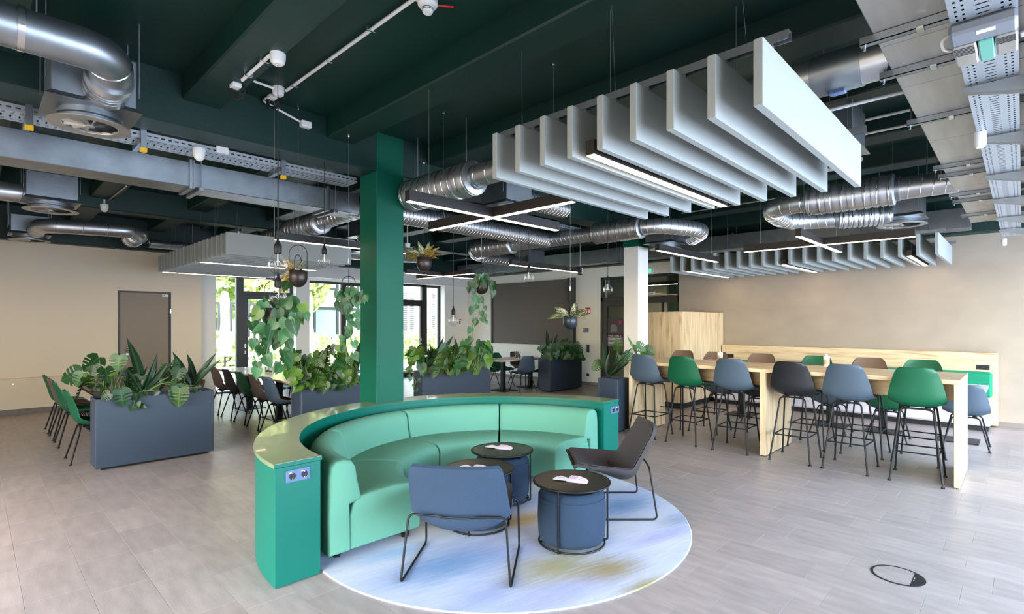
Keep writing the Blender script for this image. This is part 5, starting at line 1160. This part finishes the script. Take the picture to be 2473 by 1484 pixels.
j1, j2 = PY(460, 450, 5.72).x, PY(790, 500, 5.72).x
rect_duct('long rectangular duct crossing the left half of the ceiling', -2.9, 3.25, 5.72, 6.06, 2.9, 3.14, (j1, j2, -1.2), 'X', M['galv'])
rect_duct('long rectangular duct along the bar side wall', 10.2, 10.55, .55, 12.2, 2.99, 3.3, (1.5, 4.0, 6.5, 9.0, 10.6), 'Y', M['galv'])
# flat duct at the right and its cross rails
t = thing('flat_duct', 'wide flat duct running away along the right edge of the ceiling', 'duct', (5, .2, 2.9), 'rectangular ducts')
part('sheet_metal', MB().box(.7, 9.1, -.28, .485, 2.9, 3.15, .004), M['galvr'], t)
for i, (px, py) in enumerate(((2105, 95), (2128, 185), (2205, 295), (2262, 405), (2258, 428), (2295, 472), (2312, 486), (2332, 520))):
    x = P(px, py, 2.885).x
    part('support_rail', MB().box(x - .018, x + .018, -.33, .535, 2.862, 2.866).box(x - .018, x - .015, -.33, .535, 2.862, 2.898).box(x + .015, x + .018, -.33, .535, 2.862, 2.898), M['galv'], t, smooth=0)
    part('clip', MB().box(x - .024, x + .024, .30, .33, 2.855, 2.87, .003), M['chrome'], t); part('bolt', MB().tube([(x, .52, 2.84), (x, .52, 2.9)], .006, 8), M['chrome'], t)
    part('hanger_rod', rod(x, .515, 2.87), M['galv'], t)
for k in range(14): part('sheet_crease', MB().box(1.2 + .6 * k, 1.206 + .6 * k, -.27, .475, 2.8985, 2.9), M['galvr'], t, smooth=0)
part('tape_patch', MB().box(2.38, 2.44, .27, .40, 2.8992, 2.9), M['device'], t, smooth=0)
# perforated cable trays
def tray(label, axis, a0, a1, b0, b1, z, m, side=.055, per=.04, n_side=True):
    """axis X: runs a0..a1 along X, b0..b1 across"""
    t = thing('cable_tray', label, 'cable tray', ((a0 + a1) / 2, (b0 + b1) / 2, z), 'perforated cable trays'); W = b1 - b0
    cuts = [0, .09, .13, .20, .24, .40, .60, .76, .80, .87, .91, 1]; hole = {1, 3, 7, 9}; mb = MB(); n = int((a1 - a0) / per)
    for i in range(n):
        x0 = a0 + per * i; xh = x0 + per * .38; x1 = x0 + per
        for k in range(11):
            y0, y1 = b0 + W * cuts[k], b0 + W * cuts[k + 1]
            if k in hole: mb.add([(xh, y0, z), (x1, y0, z), (x1, y1, z), (xh, y1, z)], [(0, 1, 2, 3)])
            elif k == 5: mb.add([(x0 + per * .1, y0, z), (x1 - per * .1, y0, z), (x1 - per * .1, y1, z), (x0 + per * .1, y1, z)], [(0, 1, 2, 3)])
            else: mb.add([(x0, y0, z), (x1, y0, z), (x1, y1, z), (x0, y1, z)], [(0, 1, 2, 3)])
    part('perforated_base', mb, m, t, smooth=0)
    for b in (b0, b1):
        mb = MB()
        for i in range(n):
            x0 = a0 + per * i; x1 = x0 + per
            mb.add([(x0, b, z), (x1, b, z), (x1, b, z + side * .4), (x0, b, z + side * .4)], [(0, 1, 2, 3)]).add([(x0, b, z + side * .6), (x1, b, z + side * .6), (x1, b, z + side), (x0, b, z + side)], [(0, 1, 2, 3)]).add([(x0, b, z + side * .4), (x0 + per * .45, b, z + side * .4), (x0 + per * .45, b, z + side * .6), (x0, b, z + side * .6)], [(0, 1, 2, 3)])
        part('tray_side', mb, m, t, smooth=0)
    for q in range(13): part('cable', MB().tube([(a0 + (a1 - a0) * k / 12, b0 + .008 + (W - .016) * (q + .5) / 13 + .003 * math.sin(k * 2 + q), z + .016 + .008 * (q % 2)) for k in range(13)], .008, 6), M['cable'], t)
    return t
zt = 2.78
t = tray('perforated steel cable tray running away along the right edge of the ceiling', 'X', 1.2, 9.9, .012, .205, zt, M['tray'])
for i, py in enumerate((205, 335, 428, 488, 532, 560)):
    x = P(2380, py, zt - .02).x
    mb = MB().add([(x, -.03, zt - .012), (x, .215, zt - .012), (x, .215, zt - .035), (x, -.03, zt - .09), (x + .06, -.03, zt - .012), (x + .06, .215, zt - .012), (x + .06, .215, zt - .03), (x + .06, -.03, zt - .09)], [(0, 1, 2, 3), (4, 7, 6, 5), (0, 4, 5, 1), (1, 5, 6, 2), (2, 6, 7, 3), (3, 7, 4, 0)])
    part('bracket', mb, M['galv'], t, smooth=0)
    part('hanger_post', MB().box(x - .005, x + .045, -.05, -.02, zt - .10, 3.6), M['galv'], t, smooth=0)
    part('yellow_cap', MB().box(x - .009, x + .049, -.054, -.016, zt - .13, zt - .10, .003), M['yellow'], t)
t = thing('cable_tray', 'dark second cable tray beyond the perforated one at the right frame edge', 'cable tray', (5, -.2, zt), 'perforated cable trays')
part('tray_side', MB().box(1.2, 9.9, -.075, -.07, zt - .02, zt + .12).box(1.2, 9.9, -.45, -.075, zt - .02, zt - .015), M['device'], t)
c = P(2372, 110, zt - .03); xa_, xb_, xm_ = P(2372, 66, zt - .05).x, P(2372, 146, zt - .05).x, P(2372, 98, zt - .05).x
t = thing('sensor_controller', 'grey controller with green display clamped under the cable tray', 'controller', (c.x, .1, zt - .04))
part('casing', MB().box(xa_, xm_, .012, .212, zt - .05, zt - .004, .01), M['device'], t)
part('louvre_cover', MB().box(xm_, xb_, .135, .208, zt - .056, zt - .006, .006), M['galvr'], t)
part('louvre_cover', MB().box(xm_, xb_ - .02, .014, .078, zt - .056, zt - .006, .006), M['galvr'], t)
part('display', MB().box(xm_, xb_, .083, .13, zt - .054, zt - .006, .004), M['lcd'], t)
part('type_label', MB().box(xa_ + .02, xa_ + .05, .075, .13, zt - .0515, zt - .05), M['paperw'], t)
for k in range(6): part('louvre_slot', MB().box(xm_ + .012 + .014 * k, xm_ + .015 + .014 * k, .14, .205, zt - .0575, zt - .056), M['dark'], t, smooth=0)
for k in range(6): part('louvre_slot', MB().box(xm_ + .010 + .011 * k, xm_ + .012 + .011 * k, .018, .074, zt - .0575, zt - .056), M['dark'], t, smooth=0)
t = thing('cable_bundle', 'white cables looping around the tray beside the controller', 'cables', (c.x, 0, zt))
part('cable', MB().tube(bend([(c.x - .03, .215, zt - .03), (c.x - .06, .24, zt - .03), (c.x - .1, .245, zt + .0), (c.x - .08, .2, zt + .02)], .03), .007, 8), M['wcable'], t)
for k in range(3): part('cable', MB().tube(bend([(c.x - .02 + .015 * k, .004, zt - .03), (c.x - .05 + .02 * k, -.03 - .004 * k, zt - .03), (c.x - .16 + .02 * k, -.035, zt + .0), (c.x - .2, .01, zt + .06)], .04), .007, 8), M['wcable'], t)
for i, (px, py) in enumerate(((2425, 585), (2347, 340))):
    c = P(px, py, 2.74); t = thing('small_sensor', 'white cylindrical sensor ' + ('at the far end of the perforated tray', 'beside the bracket of the perforated tray')[i], 'sensor', c)
    part('body', MB().lathe([(0, -.05), (.02, -.048), (.03, -.03), (.03, .05), (0, .05)], 16, (c.x, min(c.y, .19), 2.735)), M['plastic_w'], t)
t = tray('perforated cable tray behind the green beam on the left', 'X', -2.5, 2.96, 5.24, 5.50, 3.13, M['tray'], per=.05)
for i, px in enumerate((70, 345, 682)):
    x = PY(px, 330, 5.24).x
    part('hanger_post', MB().box(x - .02, x + .02, 5.205, 5.235, 3.04, 3.6), M['galv'], t, smooth=0); part('bracket', MB().box(x - .02, x + .02, 5.21, 5.55, 3.09, 3.125), M['galv'], t, smooth=0)
    part('yellow_cap', MB().box(x - .024, x + .024, 5.2, 5.24, 3.01, 3.045, .003), M['yellow'], t)
c = PY(537, 352, 5.23); t['note'] = ''; del t['note']
part('joint_plate', MB().box(c.x - .05, c.x + .05, 5.225, 5.235, 3.14, 3.2), M['plastic_w'], t)
t = tray('perforated cable tray high behind the cross lamp', 'X', 3.6, 8.2, 5.30, 5.52, 3.12, M['tray'], per=.06)
# conduits, detectors, junction boxes
def conduit(label, pts, r=.011, m=M['plastic_w'], clips=()):
    t = thing('conduit', label, 'conduit', pts[0], 'ceiling conduits')
    part('pipe', MB().tube(bend(pts, .05), r, 10), m, t)
    for c in clips:
        c = Vector(c); part('clip', MB().box(c.x - .03, c.x + .03, c.y - .008, c.y + .008, c.z - .014, c.z + .02, .002), M['chrome'], t)
    return t
zs = 3.575
conduit('long white conduit on the ceiling running from the junction to the top edge', [(1.87, 4.50, zs), (1.91, -1.5, zs)], .0125, clips=[(1.875, y, zs) for y in (4.35, 3.75, 3.15, 2.5, 1.8)])
conduit('short white conduit on the rib ending at the cable coil', [(1.39, 4.12, 3.385), (1.39, 3.60, 3.385), (1.43, 3.55, 3.385)], .0125, clips=[(1.39, 4.0, 3.385), (1.39, 3.7, 3.385)])
conduit('short white conduit crossing left from the white ceiling canopy', [(1.79, 4.53, zs), (1.5, 4.50, zs)], .01, clips=[(1.55, 4.5, zs)])
conduit('bent white conduit leading to the small junction box by the green beam', [(1.84, 4.62, zs), (1.80, 4.84, zs), (1.86, 4.845, zs - .02), (2.16, 4.85, zs - .1)], .01, clips=[(1.82, 4.8, zs)])
def coil(x, y, z, label):
    t = thing('cable_coil', label, 'cable coil', (x, y, z), 'black cable coils')
    for k in range(4): part('loop', MB().tube([Vector((x, y, z - .02)) + RV * ((.05 + .003 * k) * math.cos(a)) + UP * ((.056 - .003 * k) * math.sin(a)) + Vector((0, .006 * k, .004 * k)) for a in [2 * PI * q / 24 for q in range(24)]], .007, 6, closed=True), M['cable'], t)
    part('bracket', MB().box(x - .045, x + .02, y - .03, y + .05, z + .005, z + .04, .006), M['plastic_w'], t)
coil(1.40, 4.24, 3.36, 'black cable coil hanging below the rib beside the short conduit'); coil(1.84, 4.68, 3.54, 'black cable coil below the upper white canopy')
solo('junction_box', MB().box(2.14, 2.24, 4.80, 4.865, 3.43, 3.49, .008), M['plastic_w'], 'small white junction box on the green beam left of the column', 'junction box')
c = P(1033, 22, 3.54); t = thing('smoke_detector', 'white smoke detector on the ceiling at the top edge', 'smoke detector', (c.x, c.y, 3.6))
part('base', MB().lathe([(0, 0), (.062, 0), (.062, -.035), (.05, -.05), (0, -.05)], 32, (c.x, c.y, 3.6)), M['plastic_w'], t)
part('sensing_head', MB().lathe([(.034, -.05), (.034, -.075), (.028, -.085), (0, -.086)], 28, (c.x, c.y, 3.6)), M['plastic_w'], t)
part('slots', MB().lathe([(.0348, -.056), (.0348, -.060)], 28, (c.x, c.y, 3.6)).lathe([(.0348, -.066), (.0348, -.070)], 28, (c.x, c.y, 3.6)), M['dark'], t)
part('indicator_tag', MB().box(c.x - .085, c.x - .04, c.y - .03, c.y + .05, 3.585, 3.6), M['plastic_w'], t)
part('red_cable', MB().tube([(c.x + .06, c.y - .02, 3.58), (c.x + .14, c.y - .08, 3.58)], .006, 8), M['red'], t)
for i, (px, py, z, l) in enumerate(((481, 372, 3.12, 'white egg-shaped detector under the left cable tray'), (252, 502, 3.3, 'white egg-shaped detector at the end of the left conduit'), (984, 595, 3.0, 'white egg-shaped detector right of the green column'))):
    c = P(px, py, z - .03); t = thing('detector', l, 'detector', c, 'egg-shaped detectors')
    part('dome', MB().lathe([(0, -.065), (.02, -.06), (.038, -.04), (.048, -.01), (.052, .03), (.05, .05), (0, .055)], 24, c), M['plastic_w'], t)
    part('mount', MB().tube([c + UP * .05, (c.x, c.y, 3.39 if i == 1 else 3.6 if i == 2 else 3.14)], .012, 8), M['plastic_w'], t)
c1_ = P(252, 492, 3.385); c2_ = P(305, 450, 3.385)
conduit('thin conduit on a rib leading to the left egg-shaped detector', [tuple(c1_), (c2_.x, c2_.y, 3.385)], .01, M['galvr'])
c1_ = P(485, 553, 3.57); c2_ = P(585, 512, 3.57)
conduit('grey conduit with switch box above the left baffle cloud', [tuple(c1_), tuple(c2_)], .01, M['galvr'], [tuple(c2_)])
solo('junction_box', MB().box(c2_.x - .06, c2_.x + .06, c2_.y - .06, c2_.y + .06, 3.54, 3.6, .006), M['plastic_w'], 'white box at the upper end of the conduit above the left baffle cloud', 'junction box')
conduit('pair of white conduits behind the nearest baffle cloud, upper', [(5.45, -.2, 3.37), (5.45, 3.3, 3.37)], .012, clips=[(5.45, 1.2, 3.37)])
conduit('pair of white conduits behind the nearest baffle cloud, lower', [(5.85, -.2, 3.37), (5.85, 3.0, 3.37)], .012)
conduit('copper-toned conduit beside the damper at the upper right', [(4.0, .1, 3.02), (4.0, 1.0, 3.02)], .012)
conduit('long white conduit left of the hairpin duct', [(8.0, .3, 3.385), (8.1, 4.0, 3.385)], .012, M['galvr'], [(8.05, 2.5, 3.385)])
conduit('white conduit right of the green column behind the hanging pot', [(5.2, 7.4, 3.3), (5.2, 9.4, 3.3)], .02)

# ---------------------------------------------------------------- wall objects
t = thing('projection_screen', 'large grey projection screen in a dark casing on the far wall', 'screen', (10.9, 9.95, .98))
part('screen_fabric', MB().box(10.95, 10.96, 8.55, 11.44, 1.0, 2.74), M['screen'], t)
part('casing', MB().box(10.88, 11.0, 8.36, 8.56, .80, 2.76, .01), M['frame'], t)
part('edge_profile', MB().box(10.93, 11.0, 11.44, 11.52, .98, 2.76, .004), M['frame'], t)
part('bottom_bar', MB().box(10.94, 10.97, 8.55, 11.44, .985, 1.0), M['frame'], t)
t = thing('projector', 'small black device with white lettering at the end of the straight lamp', 'projector', PY(1401, 655, 5.62))
c = Vector(t.location); part('casing', MB().box(c.x - .035, c.x + .035, c.y - .04, c.y + .04, c.z - .075, c.z + .075, .012), M['black'], t)
o = text('lettering', 'sharp', (0, 0, 0), (0, 0, 0), .05, M['paperw'], parent=t); o.rotation_euler = (PI / 2, -PI / 2, 0); o.location = (.015, -.0415, -.055)
part('mount', rod(c.x, c.y, c.z + .07, 3.6, .006), M['galv'], t)
def wallbox(name, label, cat, px, py, w_, h_, m, d=.012):
    c = PX(px, py, X1); t = thing(name, label, cat, (X1, c.y, c.z)); part('plate', MB().box(X1 - d, X1, c.y - w_ / 2, c.y + w_ / 2, c.z - h_ / 2, c.z + h_ / 2, .002), m, t); return t, c
t, c = wallbox('fire_extinguisher_sign', 'red fire extinguisher sign with flames on the white wall', 'sign', 1420, 751, .16, .16, M['red'], .004)
part('extinguisher_symbol', MB().box(X1 - .006, X1 - .004, c.y + .02, c.y + .055, c.z - .055, c.z + .03, .001).box(X1 - .006, X1 - .004, c.y + .028, c.y + .047, c.z + .03, c.z + .05).box(X1 - .006, X1 - .004, c.y + .047, c.y + .068, c.z + .035, c.z + .043), M['paperw'], t)
fl = [(-.012, -.05), (-.02, 0), (-.03, .05), (-.04, .01), (-.05, .045), (-.06, -.01), (-.07, -.05)]
part('flame_symbol', MB().add([(X1 - .0055, c.y + a, c.z + b) for a, b in fl], [tuple(range(len(fl)))]), M['paperw'], t, smooth=0)
t, c = wallbox('info_panel', 'slate information panel with curved notch on the white wall', 'panel', 1415, 798, .17, .11, M['socket'])
part('curve_mark', MB().tube([(X1 - .013, c.y + .085 - .05 * math.sin(a), c.z + .055 - .05 * math.cos(a) - .0) for a in [PI / 2 * k / 8 for k in range(9)]], .003, 5), M['paperw'], t)
t, c = wallbox('light_switch', 'tall dark switch column on the white wall above the socket', 'switch', 1420, 842, .075, .20, M['frame'])
for k in range(3): part('rocker', MB().box(X1 - .015, X1 - .012, c.y - .028, c.y + .028, c.z - .095 + .065 * k, c.z - .035 + .065 * k, .002), M['black'], t)
t, c = wallbox('wall_socket', 'small black socket low on the white wall', 'socket', 1419.5, 906, .07, .07, M['black'])
part('outlet', MB().tube([(X1 - .012, c.y, c.z), (X1 - .014, c.y, c.z)], .02, 14), M['dark'], t)
t, c = wallbox('notice', 'small notice sheet on the white wall beside the lowest bulb', 'notice', 1111, 778, .01, .2, M['paperw'], .004); 
for ch in list(t.children): bpy.data.objects.remove(ch)
c = PY(1111, 778, YL + .08); t.location = (c.x, YL + .08, c.z)
part('sheet', MB().box(c.x - .05, c.x + .05, YL + .074, YL + .08, c.z - .09, c.z + .09, .001), M['paperw'], t)
part('red_header', MB().box(c.x - .045, c.x + .045, YL + .073, YL + .074, c.z + .05, c.z + .085), M['red'], t, smooth=0)
part('picture_block', MB().box(c.x - .045, c.x + .02, YL + .073, YL + .074, c.z - .07, c.z + .03), M['device'], t, smooth=0)
t = thing('exit_sign', 'small lit green and white exit sign above the corridor glass', 'sign', PX(1569, 655, X1))
c = Vector(t.location); part('casing', MB().box(X1 - .03, X1, c.y - .10, c.y + .16, c.z - .07, c.z + .07, .004), M['plastic_w'], t)
part('pictogram', MB().box(X1 - .032, X1 - .03, c.y - .06, c.y + .14, c.z - .05, c.z + .05), mat('sign_green_lit', (60, 190, 150), .5, emis=((.2, .9, .6), .8)), t, smooth=0)
# poster on the corridor door glass
a, b = PX(1464, 770, X1), PX(1502, 838, X1); py0, py1, pz0, pz1 = min(a.y, b.y), max(a.y, b.y), min(a.z, b.z), max(a.z, b.z)
t = thing('poster', 'poster of a man in a grey shirt with PULSE CHECK on the corridor door', 'poster', (XF, (py0 + py1) / 2, pz0)); xx = XF + .03
def pq(name, u0, u1, v0, v1, m, k=1):
    W, H = py1 - py0, pz1 - pz0; part(name, MB().box(xx - .002 - .0008 * k, xx - .001, py1 - u1 * W, py1 - u0 * W, pz1 - v1 * H, pz1 - v0 * H), m, t, smooth=0)
pq('sheet', 0, 1, 0, 1, M['posterbg'], 0); pq('title_band', 0, 1, .54, .66, mat('dark_plum', (56, 30, 48), .6)); pq('info_block', 0, 1, .66, 1, M['device']); pq('photo_ground', 0, 1, .0, .54, mat('photo_grey', (74, 68, 72), .6), .5)
W, H = py1 - py0, pz1 - pz0; fig = MB(); cy, cz = py1 - .42 * W, pz1
fig.add([(xx - .004, cy + W * u, cz - H * v) for u, v in ((-.2, .5), (-.22, .3), (-.14, .22), (.0, .2), (.14, .22), (.22, .3), (.2, .5))], [tuple(range(7))]); part('man_shirt', fig, M['shirt'], t, smooth=0)
part('man_head', MB().add([(xx - .0042, cy + W * .085 * math.cos(q), cz - H * .12 + H * .085 * math.sin(q)) for q in [2 * PI * k / 16 for k in range(16)]], [tuple(range(16))]), M['skin'], t, smooth=0)
part('man_hands', MB().add([(xx - .0043, cy + W * .08 * math.cos(q), cz - H * .5 + H * .03 * math.sin(q)) for q in [2 * PI * k / 12 for k in range(12)]], [tuple(range(12))]), M['skin'], t, smooth=0)
part('magenta_badge', MB().add([(xx - .0043, py1 - .82 * W + W * .1 * math.cos(q), pz1 - .13 * H + H * .07 * math.sin(q)) for q in [2 * PI * k / 20 for k in range(20)]], [tuple(range(20))]), M['magenta'], t, smooth=0)
o = text('title', 'PULSE CHECK', (0, 0, 0), (PI / 2, 0, -PI / 2), .062, M['paperw'], parent=t); o.location = (xx - .005 - XF, py1 - .02 - (py0 + py1) / 2, pz1 - .645 * H - pz0)
for k in range(5):
    pq('text_line', .06, .9 - .1 * (k % 2), .70 + .05 * k, .712 + .05 * k, M['paperw'], 2)
# heater box along the left wall
t = thing('radiator_casing', 'long low cream casing along the left wall', 'casing', (-.5, 12.5, 0))
part('front_panel', MB().box(-2.9, 1.75, 12.5, 12.598, .09, .60, .004), M['wallL'], t)
part('top_board', MB().box(-2.9, 1.76, 12.49, 12.598, .60, .625, .003), M['wallL'], t)
part('plinth', MB().box(-2.9, 1.74, 12.52, 12.598, 0, .09), M['base'], t)
part('lock', MB().tube([(.5, 12.5, .53), (.5, 12.495, .53)], .012, 12), M['chrome'], t)
